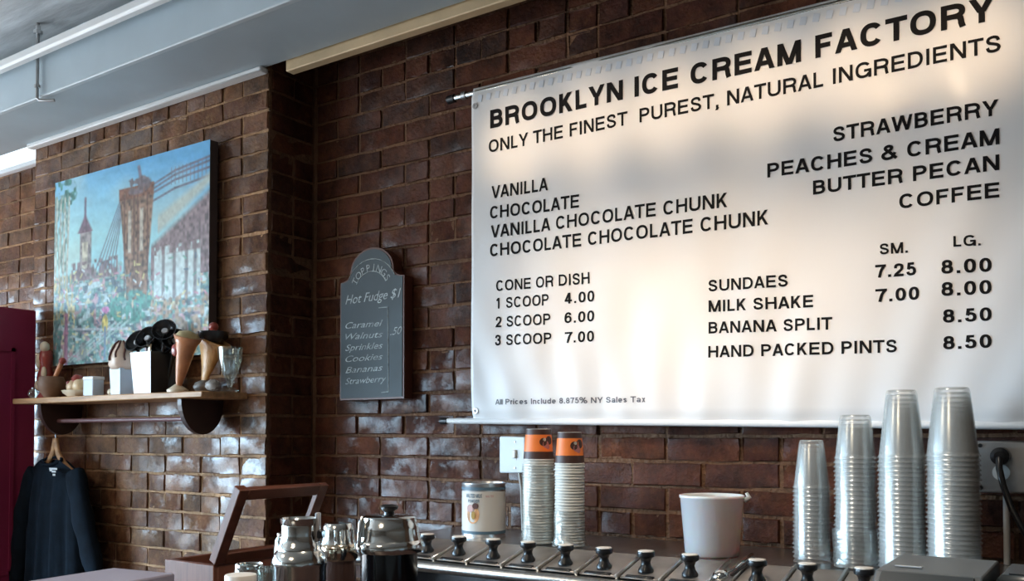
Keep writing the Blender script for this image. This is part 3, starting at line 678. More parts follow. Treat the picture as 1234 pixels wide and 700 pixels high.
def line(u0, v0, u1, v1, wd=.006):
    d = np.array([u1-u0, v1-v0]); L2 = d@d; t = np.clip(((U-u0)*d[0]+(V-v0)*d[1])/L2, 0, 1)
    return np.clip(1.4-np.hypot(U-u0-t*d[0], V-v0-t*d[1])/wd, 0, 1)
def ell(u, v, a, c): return np.clip((1-np.hypot((U-u)/a, (V-v)/c))*6, 0, 1)
G1 = nz(28, 22, 5); G2 = nz(60, 45, 6); G3 = nz(110, 30, 8)
low = np.clip((V-(.50+.08*(G1-.5)))*18, 0, 1)
paint(low, (.16, .34, .32), .5, 2)
paint(low*np.clip(G2*4-2, 0, 1), (.28, .52, .52), .4, 3); paint(low*np.clip(nz(50, 40, 11)*5-3.1, 0, 1), (.55, .38, .42), .4, 4)
paint(low*np.clip(nz(40, 50, 12)*5-3.3, 0, 1), (.62, .60, .42), .4, 5); paint(low*np.clip(nz(45, 45, 13)*6-4, 0, 1), (.10, .16, .20), .3, 6)
paint(low*np.clip(nz(35, 60, 14)*6-4, 0, 1), (.55, .72, .74), .3, 6)
# left tree, church
paint(ell(.07, .08, .10, .10)*np.clip(G2*5-1.6, 0, 1), (.08, .28, .24), .5, 7); paint(box_(.0, .10, .08, .5)*np.clip(G3*4-1.3, 0, 1), (.30, .48, .44), .5, 8)
for k in range(4): paint(line(.02+k*.03, .1, .01+k*.028, .6, .006), (.55, .60, .55), .4, 9)
paint(box_(.19, .27, .30, .56), (.36, .33, .34), .6, 10); paint(line(.225, .13, .225, .25, .008), (.20, .16, .24), .3, 2)
paint(np.clip(1-(np.abs(U-.225)/(.055))-(.30-V)/.10, 0, 1)*4*(V < .31)*(V > .2), (.22, .14, .20), .4, 3); paint(box_(.205, .245, .36, .5), (.62, .62, .52), .5, 4)
paint(box_(.13, .45, .46, .56)*np.clip(G2*4-1.2, 0, 1), (.28, .22, .24), .5, 5); paint(box_(.0, .16, .52, .78)*np.clip(G3*4-1.6, 0, 1), (.66, .58, .30), .5, 6)
# cables
for k in range(6): paint(line(.47, .17+k*.02, .30+k*.025, .52, .0045), (.22, .25, .34), .3, 7, .8)
for k, (a, c) in enumerate(((.13, .10), (.17, .15), (.21, .19), (.15, .12))):
    paint(line(.66, a+.02, .8, (a+c)/2-.01, .006), (.20, .18, .26), .3, 8); paint(line(.8, (a+c)/2-.01, 1, c-.02, .006), (.20, .18, .26), .3, 8)
for k in range(10): paint(line(.78+k*.022, .09, .78+k*.022, .17, .003), (.25, .22, .30), .3, 8, .6)
paint(np.clip((V-(.42-.62*(U-.68)))*30, 0, 1)*(U > .66)*(V < .62), (.32, .24, .26), .6, 9)
paint(np.clip((V-(.30-.5*(U-.68)))*30, 0, 1)*np.clip(((.42-.62*(U-.68))-V)*30, 0, 1)*(U > .70), (.56, .66, .62), .12, 10)
# white arches
paint(box_(.68, .95, .46, .72), (.66, .82, .84), .25, 11)
for a in (.735, .80, .87, .92): paint(box_(a-.008, a+.010, .46, .72), (.20, .18, .20), .4, 12, .8)
paint(box_(.68, .95, .45, .50)*np.clip(G2*4-1, 0, 1), (.30, .24, .26), .4, 13)
# tower
tw = np.clip((.115-.045*np.clip((V-.15)*2.2, 0, 1)-np.abs(U-.565-.01*V))/.008, 0, 1)*(V > .13)*(V < .70)
paint(tw, (.30, .19, .13), .8, 14, .97); paint(box_(.455, .67, .13, .19)*np.clip(G3*3, 0, 1), (.26, .13, .09), .6, 15)
paint(line(.58, .04, .60, .13, .01), (.22, .20, .26), .3, 2); paint(ell(.575, .13, .09, .05)*np.clip(G2*4-1, 0, 1), (.24, .20, .22), .4, 2)
for a in (.525, .60): paint(box_(a-.010, a+.010, .25, .46), (.60, .58, .50), .4, 16)
for a in (.49, .55, .575, .635): paint(line(a, .18, a+.005, .66, .005), (.16, .09, .08), .4, 17, .8)
paint(ell(.53, .73, .17, .09)*np.clip(G2*5-1.2, 0, 1), (.10, .38, .32), .5, 18)
paint(box_(.66, 1, .70, .92)*np.clip(nz(55, 50, 33)*4-1.6, 0, 1), (.44, .34, .24), .6, 19)
# foreground: path, posts and flowers
for k in range(4): paint(line(.10+k*.03, .98, .40+k*.04, .80, .006), (.48, .68, .68), .3, 20, .8)
paint(line(.02, .80, .52, .84, .006), (.55, .62, .66), .3, 20); paint(box_(.085, .11, .72, 1), (.42, .22, .34), .4, 21); paint(box_(.0, .06, .75, 1)*np.clip(G3*3-.8, 0, 1), (.12, .26, .28), .4, 22)
paint(ell(.37, .80, .022, .05), (.70, .60, .18), .5, 23); paint(ell(.37, .73, .03, .02), (.55, .22, .45), .5, 23)
paint(line(.37, .82, .37, .98, .008), (.20, .34, .50), .4, 24)
paint(ell(.22, .93, .03, .05)*.8, (.30, .34, .34), .3, 25)
for k in range(150):
    u, v = rg.rand(), .5+.5*rg.rand(); c = [(.7, .66, .3), (.62, .3, .42), (.7, .82, .84), (.10, .22, .34), (.2, .5, .42)][rg.randint(5)]
    a = rg.rand()*PI; paint(line(u, v, u+.02*math.cos(a), v+.02*math.sin(a), .005), c, .3, 26, .8)
img = np.clip(img, 0, 1)
hgt = (G2-.5)*.0012*low+(nz(120, 90, 40)-.5)*.0008
vs = []; fs = []
for j in range(GZ):
    for i in range(GX): vs.append((px0+PW*i/(GX-1), YP-.0012-hgt[j, i], pz1-PH*j/(GZ-1)))
for j in range(GZ-1):
    for i in range(GX-1): a = j*GX+i; fs.append((a, a+GX, a+GX+1, a+1))
m, t, N, L, bs = nt('oil_paint'); at_ = N.new('ShaderNodeAttribute'); at_.attribute_name = 'paint'; L.new(at_.outputs['Color'], bs.inputs['Base Color']); setp(bs, Roughness=.5)
o = part(MB().add(vs, fs), 'painted_canvas', m, pt, 'all')
ca = o.data.color_attributes.new('paint', 'FLOAT_COLOR', 'POINT')
ca.data.foreach_set('color', np.concatenate([img, np.ones((GZ, GX, 1))], 2).astype(np.float32).ravel())

# ------------------------------------------------------------------ wall shelf and its brackets
sT = 1.741; sy0 = 1.815
sx1 = at(243, 472, sy0).x; sx0 = at(15, 480, sy0).x
sf = thing('wall_shelf', ((sx0+sx1)/2, PY, sT-.02), 'wooden wall shelf with round brackets and a dowel below the painting', 'shelf')
part(MB().box((sx0, sy0, sT-.021), (sx1, PY-.004, sT), .003), 'shelf_board', WOOD, sf)
def bracket(x):
    P = []
    for k in range(19): a = PI*k/18; P.append((sy0+.02+.085-.085*math.cos(a), sT-.022-.115*math.sin(a)))
    M = T(x, 0, 0) @ R(90, 'Z') @ SC(1, -1, 1)
    b = MB().prism(P, .02, M); o = part(b, 'bracket', DWOOD, sf, False)
    return o
bx1 = at(215, 500, 1.84).x; bx0 = at(47, 500, 1.84).x
for x in (bx0, bx1): bracket(x)
for x in (bx0, bx1):
    b = MB().lathe([(0, 0), (.007, 0), (.007, .004), (0, .006)], 12, T(x-.0+.001, 1.91, sT-.085) @ R(90, 'Y')); part(b, 'screw', WOOD, sf)
DZ = sT-.085
part(MB().tube([(bx0, 1.905, DZ), (bx1, 1.905, DZ)], .008, 12), 'dowel', mat('dull_mauve_dowel', (0.16, 0.07, 0.07), .5), sf)

# shirt on a hanger
HX = at(67, 530, 1.905).x
hg = thing('coat_hanger', (HX, 1.905, 1.55), 'light wooden coat hanger hooked below the left end of the shelf', 'hanger')
hz = at(67, 530, 1.905).z
pts = [(HX, 1.905, hz), (HX, 1.905, hz+.03)]
R0 = DZ+.0
pts += [(HX, 1.905, DZ-.03), (HX+.012, 1.905, DZ-.016), (HX+.0155, 1.905, DZ), (HX+.010, 1.905, DZ+.012), (HX, 1.905, DZ+.0155), (HX-.012, 1.905, DZ+.008)]
part(MB().tube(pts, .0022, 8), 'hook', GALV, hg)
for s in (-1, 1):
    b = MB(); n = 10; c = []
    for k in range(n+1): u = k/n; c.append((HX+s*.17*u, 1.905+.012*u*u, hz-.15*u**.45+.004))
    b.tube(c, [.013]+[.0125]*(n-1)+[.010], 10, T(0, 1.905, 0) @ SC(1, .7, 1) @ T(0, -1.905, 0)); part(b, 'arm', WOOD, hg)
st = thing('long_sleeved_shirt', (HX, 1.905, 0.85), 'black-navy long-sleeved shirt on the wooden hanger beside the maroon door', 'shirt')
NXs, NZs = 40, 34
def shirt_side(sgn):
    vs = []; fs = []
    for j in range(NZs+1):
        v = j/NZs
        for i in range(NXs+1):
            u = i/NXs*2-1
            zt = hz-.072-.085*max(0, abs(u)-.3)**1.25 - (.02*(1-min(1, abs(u)/.28)**2) if sgn < 0 else .004)
            if abs(u) < .2 and sgn < 0: pass
            z = zt+( .86-zt)*v
            hw = .165+.05*v
            x = HX+u*hw
            fold = .010*math.sin(u*13+v*2.0+sgn)*min(1, v*2)+.006*math.sin(u*29+4*v)*v
            th = (.045)*math.sqrt(max(0, 1-u*u))*(0.55+.45*min(1, v*4))
            vs.append((x, 1.905+sgn*th*(1 if sgn < 0 else .6)+(fold if abs(u) < .98 else 0), z))
    for j in range(NZs):
        for i in range(NXs):
            a = j*(NXs+1)+i; f = (a, a+NXs+1, a+NXs+2, a+1); fs.append(f if sgn < 0 else f[::-1])
    return vs, fs
b = MB(); b.add(*shirt_side(-1)); b.add(*shirt_side(1)); part(b, 'shirt_body', SHIRT, st, 'all')
for s in (-1, 1):
    b = MB(); pts = []; rs = []
    for k in range(15):
        u = k/14; pts.append((HX+s*(.135+.15*u**.8), 1.905-.012*math.sin(u*5), hz-.125-.44*u)); rs.append(.046-.010*u+.008*math.sin(PI*u)+.004*math.sin(u*21))
    b.tube(pts, rs, 14, T(0, 1.905, 0) @ SC(1, .62, 1) @ T(0, -1.905, 0)); part(b, 'sleeve', SHIRT, st, 'all')
b = MB().tube([(HX+.062*math.cos(a), 1.905-.016+.020*math.sin(a), hz-.080-.014*math.sin(-a)) for a in [2*PI*k/20 for k in range(21)]], .006, 8); part(b, 'collar', SHIRT, st)
P = at(67, 568, 1.862)
b = MB()
for k, (dx, dz, w_) in enumerate(((0, .010, .052), (.004, 0, .026), (.006, -.012, .016), (-.016, .004, .014))):
    b.box((P.x+dx-w_/2, 1.852, P.z+dz-.0035), (P.x+dx+w_/2, 1.8535, P.z+dz+.0035))
part(b, 'chest_print', PRINT, st)

# ------------------------------------------------------------------ things on the shelf
def onshelf(px, Y): P = at(px, 470, Y); return Vector((P.x, Y, sT))
SC_ = 3.2/1100
P = onshelf(40, 1.85)
t = thing('glass_bauble', P, 'small clear glass bauble at the left end of the wooden shelf', 'ornament')
b = MB().blob((0, 0, .019), .019); b.build('ball', GLASS, t); MB().lathe([(0, .036), (.006, .036), (.006, .042), (0, .043)], 12).build('cap', TINM, t)
P = onshelf(55, 1.93)
t = thing('sundae_figurine', P, 'tall thin red and cream figurine behind the clay bowl on the shelf', 'figurine')
b = MB().lathe([(0, 0), (.035, 0), (.032, .01), (.02, .03), (.026, .06), (.034, .085), (.026, .11), (.020, .13), (.026, .16), (.022, .185), (.012, .20), (0, .205)], 20); b.build('body', REDG, t)
b = MB(); b.blob((.004, -.008, .205), (.020, .018, .022)); b.blob((-.016, -.02, .15), (.012, .010, .03)); b.blob((.018, -.018, .10), (.012, .010, .028)); b.blob((-.01, -.026, .055), (.016, .01, .02)); b.build('cream_swirl', CERAM, t)
P = onshelf(62, 1.86)
t = thing('clay_bowl', P, 'round brown clay bowl near the left end of the shelf', 'bowl')
MB().lathe([(0, 0), (.026, 0), (.028, .006), (.044, .03), (.049, .052), (.042, .078), (.038, .080), (.044, .052), (.038, .03), (0, .012)], 28).build('body', BROWNC, t)
pe = thing('wooden_pestle', P+Vector((.0, 0, .012)), 'brown wooden pestle leaning in the clay bowl', 'pestle')
MB().tube([(-.018, 0, .012), (.02, 0, .06), (.066, .0, .118)], [.011, .008, .010], 10).build('shaft', ORCER, pe); MB().blob((.072, 0, .124), .013).build('tip', REDG, pe)
P = onshelf(92, 1.86)
t = thing('toy_sundae', P, 'orange and cream toy ice cream lying in a white dish on the shelf', 'ornament')
MB().lathe([(0, 0), (.03, 0), (.05, .014), (.056, .024), (.052, .024), (.03, .008), (0, .006)], 24, SC(1.15, .8, 1)).build('dish', CERAM, t)
b = MB(); b.blob((-.014, 0, .038), (.030, .026, .026), wob=.05, seed=2); b.blob((.02, .002, .040), (.028, .025, .028), wob=.05, seed=3); b.build('scoop', mat('cream_orange_glaze', (.80, .55, .32), .35, var=.35, scale=25), t)
b = MB(); b.blob((.006, 0, .066), (.024, .020, .016), wob=.08, seed=4); b.blob((-.022, -.016, .05), .009); b.build('topping', REDG, t)
P = onshelf(113, 1.87)
t = thing('pale_box', P, 'small pale blue card box on the shelf, left of the black gap', 'box')
b = MB().box((-.032, -.022, 0), (.030, .022, .068), .003); b.build('box_body', PALEB, t); MB().box((-.034, -.024, .058), (.032, .024, .071), .003).build('lid', WHITE, t)
P = onshelf(134, 1.86)
t = thing('white_pebble', P, 'tiny white rounded ornament in front of the ice cream cup on the shelf', 'ornament'); MB().blob((0, 0, .012), (.016, .012, .012), wob=.03).build('body', CERAM, t)
P = onshelf(147, 1.875)
t = thing('ice_cream_cup_model', P, 'model ice cream with fudge drips in a pale square cup, left of the ladle holder', 'model')
b = MB(); b.add([(-.028, -.024, 0), (.026, -.024, 0), (.026, .024, 0), (-.028, .024, 0), (-.033, -.028, .094), (.031, -.028, .094), (.031, .028, .094), (-.033, .028, .094)], [(0, 1, 5, 4), (1, 2, 6, 5), (2, 3, 7, 6), (3, 0, 4, 7), (4, 5, 6, 7), (3, 2, 1, 0)]); b.build('cup', PALEB, t, False)
b = MB(); b.lathe([(0, .088), (.034, .09), (.043, .105), (.042, .13), (.036, .155), (.024, .178), (.010, .19), (0, .192)], 20, wob=lambda a, z: .05*math.sin(5*a)); b.build('scoop', mat('cream_ice', (.85, .68, .55), .4, var=.15, scale=20), t, 'all')
b = MB()
for a, zl in ((-100, .12), (-60, .13), (-140, .128), (-20, .12)):
    a = math.radians(a); pts = [(.012*math.cos(a), .012*math.sin(a), .19)]
    for k in range(1, 7): z = .19-(.19-zl)*k/6; r_ = np.interp(z, [.105, .13, .155, .178, .19], [.045, .044, .038, .026, .012]); pts.append((r_*math.cos(a+.1*math.sin(k)), r_*math.sin(a+.1*math.sin(k)), z))
    b.tube(pts, .0035, 8)
b.build('fudge_drips', FUDGE, t)
P = onshelf(183, 1.885)
t = thing('ladle_holder', P, 'tall square white holder full of black ladles in the middle of the shelf', 'holder')
b = MB(); b.add([(-.050, -.035, 0), (.045, -.035, 0), (.045, .035, 0), (-.050, .035, 0), (-.060, -.044, .142), (.055, -.044, .142), (.055, .044, .142), (-.060, .044, .142)], [(0, 1, 5, 4), (1, 2, 6, 5), (2, 3, 7, 6), (3, 0, 4, 7), (3, 2, 1, 0)]); o = b.build('holder_wall', mat('white_glazed_front', (.85, .86, .9), .3), t, False)
m_ = o.modifiers.new('s', 'SOLIDIFY'); m_.thickness = .003
o.data.materials.append(GRAPH); 
for f in o.data.polygons:
    if f.index in (1,): f.material_index = 1  # right side made black, its shade put into the colour
def ladle(dx, dz, tilt, lab, y=0):
    l = thing('ladle', P+Vector((dx*.4, y, .02)), lab, 'ladle', 'black ladles in the white holder')
    E = Vector((dx*.6, 0, dz-.02))
    MB().tube([(0, 0, 0), tuple(E*.6), tuple(E)], .0055, 8).build('handle', GRAPH, l)
    M = T(*E) @ R(tilt, 'Z') @ R(62, 'X')
    MB().lathe([(0, -.018), (.020, -.014), (.036, .0), (.039, .012), (.042, .013), (.038, .0), (.022, -.019), (0, -.024)], 22, M).build('bowl', GRAPH, l)
    MB().lathe([(.0, .006), (.010, .006), (.012, .002), (.010, -.004), (0, -.004)], 14, M).build('boss', TINM, l)
ladle(-.060, .180, 5, 'black ladle leaning left out of the white holder', -.018); ladle(-.008, .190, 12, 'black ladle standing upright in the middle of the holder', -.012); ladle(.058, .212, 35, 'tallest black ladle, leaning right out of the holder', .008)
ladle(.035, .165, 20, 'short black ladle low behind the others in the holder', .022); ladle(.085, .180, 50, 'rearmost black ladle, leaning right over the black canister', .03)
t2 = thing('white_spatula', P+Vector((-.012, -.02, .03)), 'white spatula tip between the black ladles in the holder', 'spatula')
MB().box((-.007, -.003, 0), (.007, .003, .145), .002, R(12, 'Y')).build('blade', CERAM, t2)
P = onshelf(207, 1.945)
t = thing('black_canister', P, 'black canister standing right of the white ladle holder', 'canister')
MB().lathe([(0, 0), (.036, 0), (.038, .004), (.038, .118), (.036, .122), (0, .122)], 28).build('body', GRAPH, t); MB().lathe([(.0385, .1), (.0395, .1), (.0395, .12), (.036, .127), (0, .127)], 28).build('lid', BLACKP, t)
# footed cone dish
P = onshelf(214, 1.845)
t = thing('cone_dish', P, 'cream-footed orange cone-shaped sundae dish left of the tan wafer cone', 'dish')
MB().lathe([(0, 0), (.033, 0), (.034, .008), (.022, .016), (.009, .026), (0, .03)], 24).build('foot', CERAM, t)
b = MB().lathe([(.008, .02), (.013, .04), (.020, .08), (.026, .12), (.034, .16), (.045, .185), (.042, .186), (.030, .16), (0, .14)], 24, R(16, 'Y')); b.build('cone', ORCER, t, 'all')
MB().blob((.018, -.024, .135), (.017, .008, .020)).build('cherry_hollow', REDG, t)
b = MB().lathe([(.0, .172), (.03, .172), (.041, .180), (.03, .198), (0, .206)], 20, R(16, 'Y')); b.build('cream_top', mat('ochre_cream', (.50, .42, .22), .4, var=.3, scale=30), t, 'all')
P = onshelf(247, 1.935)
t = thing('wafer_cone_stand', P, 'large tan wafer cone ornament with a bowl and red cherry on top', 'ornament')
MB().blob((0, 0, .022), (.042, .035, .022), wob=.06, seed=8).build('rock_base', mat('grey_rock', (.22, .19, .16), .5, var=.5, scale=30), t)
b = MB(); b.lathe([(.010, .03), (.020, .07), (.038, .12), (.062, .165), (.082, .182), (.078, .186), (.055, .172), (.0, .15)], 24, T(-.02, 0, .0) @ R(20, 'Y') @ SC(1, .5, 1)); b.build('wafer', TAN, t, 'all')
b = MB(); b.lathe([(0, .168), (.03, .168), (.046, .185), (.05, .205), (.047, .205), (.03, .178), (0, .174)], 22, T(.042, 0, -.004)); b.build('bowl', GRAPH, t)
b = MB(); b.blob((.042, 0, .192), (.036, .032, .014), wob=.04, seed=5); b.build('cream', CERAM, t); MB().blob((.042, 0, .218), .016).build('cherry', REDG, t)
P = onshelf(277, 1.90)
t = thing('sundae_glass', P, 'clear footed glass at the right end of the wooden shelf', 'glass')
MB().lathe([(0, 0), (.030, 0), (.028, .005), (.008, .014), (.010, .03), (.026, .06), (.036, .10), (.040, .14), (.038, .14), (.033, .10), (.022, .06), (0, .035)], 28).build('body', GLASS, t)
P = onshelf(256, 1.845)
t = thing('grey_stone_ornament', P, 'small grey mottled stone ornament at the foot of the wafer cone', 'ornament'); MB().blob((0, 0, .018), (.028, .018, .018), wob=.1, seed=12).build('body', mat('mottled_grey', (.30, .27, .24), .5, var=.5, scale=60), t)

# ------------------------------------------------------------------ counter and topping rail
SHZ = 1.33
ct = thing('service_counter', (-0.4, 1.4, 0), 'dark service counter under the topping rail along the brick wall', 'counter')
part(MB().box((-2.0, 0.72, 1.11), (1.2, 1.70, 1.15), .004), 'worktop', DWOOD, ct); part(MB().box((-1.95, 0.8, 0.0), (1.15, 1.66, 1.11), .004), 'base', BLACKP, ct)
RX0, RX1 = -1.66, 0.35; RF = 1.752; RB = 1.885
zf = 1.6-.3075; zbk = SHZ-.002
rl = thing('topping_rail', (-.8, 1.8, 1.15), 'long steel topping rail with a row of black-knobbed lids below the banner', 'topping rail')
b = MB().box((RX0, RB, SHZ-.02), (RX1, WY-.014, SHZ), .003); part(b, 'back_shelf', STEEL, rl)
b = MB().box((RX0, 1.80, 0.0), (RX1, WY-.02, SHZ-.021), .003); part(b, 'cabinet', BLACKP, rl)
b = MB().tube([(RX0, RF-.016, zf-.012), (RX1, RF-.016, zf-.012)], .0135, 14); part(b, 'front_lip', STEEL, rl)
b = MB().box((RX0, RF-.018, zf-.022), (RX1, RF+.012, zf-.001), .003); part(b, 'front_ledge', STEEL, rl)
sl = math.degrees(math.atan2(zbk-zf, RB-RF)); LLEN = math.hypot(zbk-zf, RB-RF)
def slope(x, z=0): return T(x, RF, zf+z) @ R(sl, 'X')
knobs = [514.6, 552.5, 594, 636, 681, 727.6, 778, 831, 912, 972.5, 1040.7]
kx = [at(p, 660, 1.79).x for p in knobs]; kx.append(kx[-1]+.103)
bounds = [kx[0]-.05]+[(a+c)/2 for a, c in zip(kx[:-1], kx[1:])]+[kx[-1]+.05]
bounds[8:9] = [kx[7]+.05]; 
segs = []
for i, x in enumerate(kx):
    lo = (kx[i-1]+x)/2 if i and i != 8 else x-.05; hi = (kx[i+1]+x)/2 if i < len(kx)-1 and i != 7 else x+.05
    segs.append((lo, hi, x))
for i, (lo, hi, x) in enumerate(segs):
    lid = part(MB().box((lo+.005, .006, .0), (hi-.005, LLEN-.004, .005), .0015, slope(0)), 'lid', LIDM, rl)
    b = MB().box((lo+.018, .006, .004), (hi-.018, .016, .0075), .001, slope(0)); part(b, 'finger_slot', BLACKP, lid)
    M = slope(x, 0) @ T(0, .042, .004) @ R(-sl, 'X')
    b = MB().lathe([(0, 0), (.017, 0), (.017, .006), (.0115, .014), (.0098, .022), (.0125, .030), (.0185, .034), (.0195, .040), (.0185, .044), (0, .044)], 22, M); kb = part(b, 'knob', BLACKP, lid)
for i in range(len(segs)+1):
    x = segs[i][0] if i < len(segs) else segs[-1][1]
    part(MB().box((x-.0035, 0, -.002), (x+.0035, LLEN, .0115), .0015, slope(0)), 'divider', STEEL, rl)
x = segs[7][1]; part(MB().box((x-.0035, 0, -.002), (x+.0035, LLEN, .0115), .0015, slope(0)), 'divider', STEEL, rl)
part(MB().box((segs[7][1]+.004, .0, -.004), (segs[8][0]-.004, LLEN, .003), .001, slope(0)), 'filler_strip', STEEL, rl)
part(MB().box((RX0, 0, -.012), (segs[0][0], LLEN, .004), .001, slope(0)), 'filler_strip', STEEL, rl)
part(MB().box((segs[-1][1], 0, -.012), (RX1, LLEN, .004), .001, slope(0)), 'filler_strip', STEEL, rl)
# ivory caps as separate parts of the rail would be a fourth level, so they are coloured faces of a thin disc per lid
capm = MB().lathe([(0, 0), (.0172, 0), (.0172, .0018), (.015, .0026), (0, .0026)], 20)
me = capm.mesh('knob_cap', CREAMCAP)
lids = [o for o in rl.children if o.name.startswith('lid')]
for l, (lo, hi, x) in zip(lids, segs):
    M = slope(x, 0) @ T(0, .042, .004) @ R(-sl, 'X') @ T(0, 0, .0442)
    o = bpy.data.objects.new('knob_cap', me); COL.objects.link(o); o.parent = l; P = M.translation-rl.location; o.location = P
# ladle resting in the gap
gx = (segs[7][1]+segs[8][0])/2
sp = thing('steel_scoop', (gx, RF, zf), 'small shiny steel scoop resting on the rail below the white bucket', 'scoop')
M = slope(gx, .012)
part(MB().blob((0, .028, .006), (.016, .020, .011), M=M), 'bowl', CHROME, sp)
part(MB().box((-.005, .045, .001), (.005, LLEN+.02, .007), .002, M @ R(-9, 'Z')), 'handle', CHROME, sp)
part(MB().box((.010, .04, .001), (.016, LLEN, .006), .001, M @ R(-9, 'Z')), 'handle_groove', BLACKP, sp)

# ------------------------------------------------------------------ things on the back shelf
def base_at(px, py): r = atz(px, py, SHZ); return r
# malt tin
P = atz(583, 645, SHZ); P = Vector((at(583, 640, 2.0).x, 2.0, SHZ))
d_ = (P-camo.location).dot(FW); TR = 53*d_/F/2; TH = (at(583, 581, 2.0).z-SHZ)
tin = thing('malt_tin', P, 'round cream tin with blue bands standing left of the paper cup stacks', 'tin')
MB().lathe([(0, 0), (TR, 0), (TR, .004), (TR*.985, .006), (TR*.985, TH-.008), (TR, TH-.006), (TR, TH-.001), (TR*.96, TH), (TR*.94, TH-.005), (0, TH-.005)], 48).build('can', TINM, tin)
LR = TR*.987+.0006
MB().lathe([(LR, .012), (LR, TH-.022)], 64).build('paper_label', LABELM, tin, 'all')
MB().lathe([(LR+.0003, .010), (LR+.0003, .018)], 64).build('lower_band', LBLUE, tin, 'all'); MB().lathe([(LR+.0003, TH-.019), (LR+.0003, TH-.011)], 64).build('upper_band', LBLUE, tin, 'all')
fa = math.atan2(-P.y, -P.x)            # direction of the camera from the tin
def wrap(b_, name, m, r_, ang0):       # wraps flat (u,z) verts round the tin
    vs = [((r_)*math.cos(ang0+u/r_), (r_)*math.sin(ang0+u/r_), z) for u, z in b_[0]]
    return MB().add(vs, b_[1]).build(name, m, tin, False)
def disc(u, z, a, c, n=18): return ([(u+a*math.cos(2*PI*k/n), z+c*math.sin(2*PI*k/n)) for k in range(n)], [tuple(range(n))])
A0 = fa-.48
def txt_uv(t, u, z, h, wd): vs, fs = stroke_mesh(t, .2); x0, x1 = vs[:, 0].min(), vs[:, 0].max(); return ([(u+(x-x0)/(x1-x0)*wd-wd/2, z+y*h) for x, y, _ in vs], fs)
wrap(txt_uv('MALTED MILK', 0, TH-.038, .010, .048), 'title_print', LBLUE, LR+.001, A0); wrap(txt_uv('POWDER', 0, TH-.051, .008, .034), 'subtitle_print', LBLUE, LR+.001, A0)
wrap(txt_uv('MALTED', .045, TH-.037, .006, .022), 'side_print', LPINK, LR+.001, A0)
wrap(disc(-.002, .062, .019, .024), 'picture_print', LORNG, LR+.0008, A0); wrap(disc(-.010, .078, .011, .010), 'picture_print', LPINK, LR+.0012, A0)
wrap(disc(.006, .085, .009, .008), 'picture_print', LBROWN, LR+.0015, A0); wrap(disc(.0, .060, .006, .011), 'picture_print', LYEL, LR+.0018, A0)

ORD = 'first second third fourth fifth sixth seventh eighth ninth tenth eleventh twelfth thirteenth fourteenth fifteenth sixteenth seventeenth eighteenth nineteenth twentieth'.split()
ORD += ['twenty-'+w for w in ORD[:9]]+['thirtieth']
# paper cup stacks (cups upside down)
def cup_prof(rr, rt, h, lip): return [(rr+lip, 0), (rr+lip*1.3, .0012), (rr+lip, .003), (rr, .0035), (rt, h), (rt-.002, h+.0005), (0, h-.004)]
def paper_stack(px, py_bot, ptop, n, w_px, lab, grp, Y):
    B = Vector((at(px, 600, Y).x, Y, SHZ+.004)); d = (B-camo.location).dot(FW); rr = w_px*d/F/2-.001
    h = .078; ztop_ = at(px, ptop, Y).z; pitch = (ztop_-h-B.z)/(n-1)
    prof = cup_prof(rr, rr*.82, h, .0013)
    body = MB().lathe(prof, 32).mesh('paper_cup', PAPERW)
    for i in range(n-1):
        o = bpy.data.objects.new('paper_cup', body); COL.objects.link(o); o.location = B+Vector((rnd.uniform(-.0006, .0006), rnd.uniform(-.0006, .0006), i*pitch))
        tag(o, 'white-rimmed paper cup, '+ORD[n-1-i]+' from the top of the '+lab, 'cup', grp)
    t = thing('paper_cup', B+Vector((0, 0, (n-1)*pitch)), 'topmost orange and brown printed paper cup on the '+lab, 'cup', None)
    MB().lathe(prof, 36).build('cup_wall', PAPERW, t)
    def rad(z): return rr+(rr*.82-rr)*(z-.0035)/(h-.0035)+.0004
    MB().lathe([(rad(.004), .004), (rad(.022), .022)], 36).build('brown_band', BROWN, t, 'all')
    MB().lathe([(rad(.022), .022), (rad(.064), .064)], 36).build('orange_band', ORANGE, t, 'all')
    MB().lathe([(rad(.064), .064), (rad(.0775), .0775)], 36).build('top_band', BROWN, t, 'all')
    for da, z, a_, m2 in ((.35, .046, .010, BROWN), (.55, .040, .009, PINKP), (.85, .050, .011, BROWN), (.7, .034, .006, PINKP), (.45, .052, .004, PAPERW)):
        ang = math.atan2(-B.y, -B.x)+da; r_ = rad(z)+.0006
        vs = [((rad(z+a_*math.sin(q))+.0006)*math.cos(ang+a_*math.cos(q)/r_), (rad(z+a_*math.sin(q))+.0006)*math.sin(ang+a_*math.cos(q)/r_), z+a_*math.sin(q)) for q in [2*PI*k/14 for k in range(14)]]
        MB().add(vs, [tuple(range(14))]).build('printed_swirl', m2, t, False)
    return B, rr, ztop_
B1, r1, zt1 = paper_stack(649, 655, 517, 30, 37.5, 'left paper cup stack', 'paper cups in the left stack', 1.935)
B2, r2, zt2 = paper_stack(686.5, 655, 521, 29, 36, 'right paper cup stack', 'paper cups in the right stack', 1.925)
def sleeve(B, r, z1, lab, crumple, seed):
    q = random.Random(seed); n = 40; rows = 26; vs = []; fs = []
    for j in range(rows+1):
        v = j/rows; z = v*z1
        for k in range(n):
            a = 2*PI*k/n; c = crumple*max(0, 1-v*3.2); rr = r+.0022+.0012*math.sin(3*a+v*4)+c*(.5+.5*math.sin(5*a+9*v))*q.uniform(.4, 1)+.0006*q.uniform(-1, 1)
            vs.append((rr*math.cos(a), rr*math.sin(a), z+.001))
    for j in range(rows):
        for k in range(n): k2 = (k+1) % n; fs.append((j*n+k, j*n+k2, (j+1)*n+k2, (j+1)*n+k))
    o = MB().add(vs, fs).build('plastic_sleeve', FILM, None, 'all', B-Vector((0, 0, .003))); tag(o, lab, 'sleeve'); return o
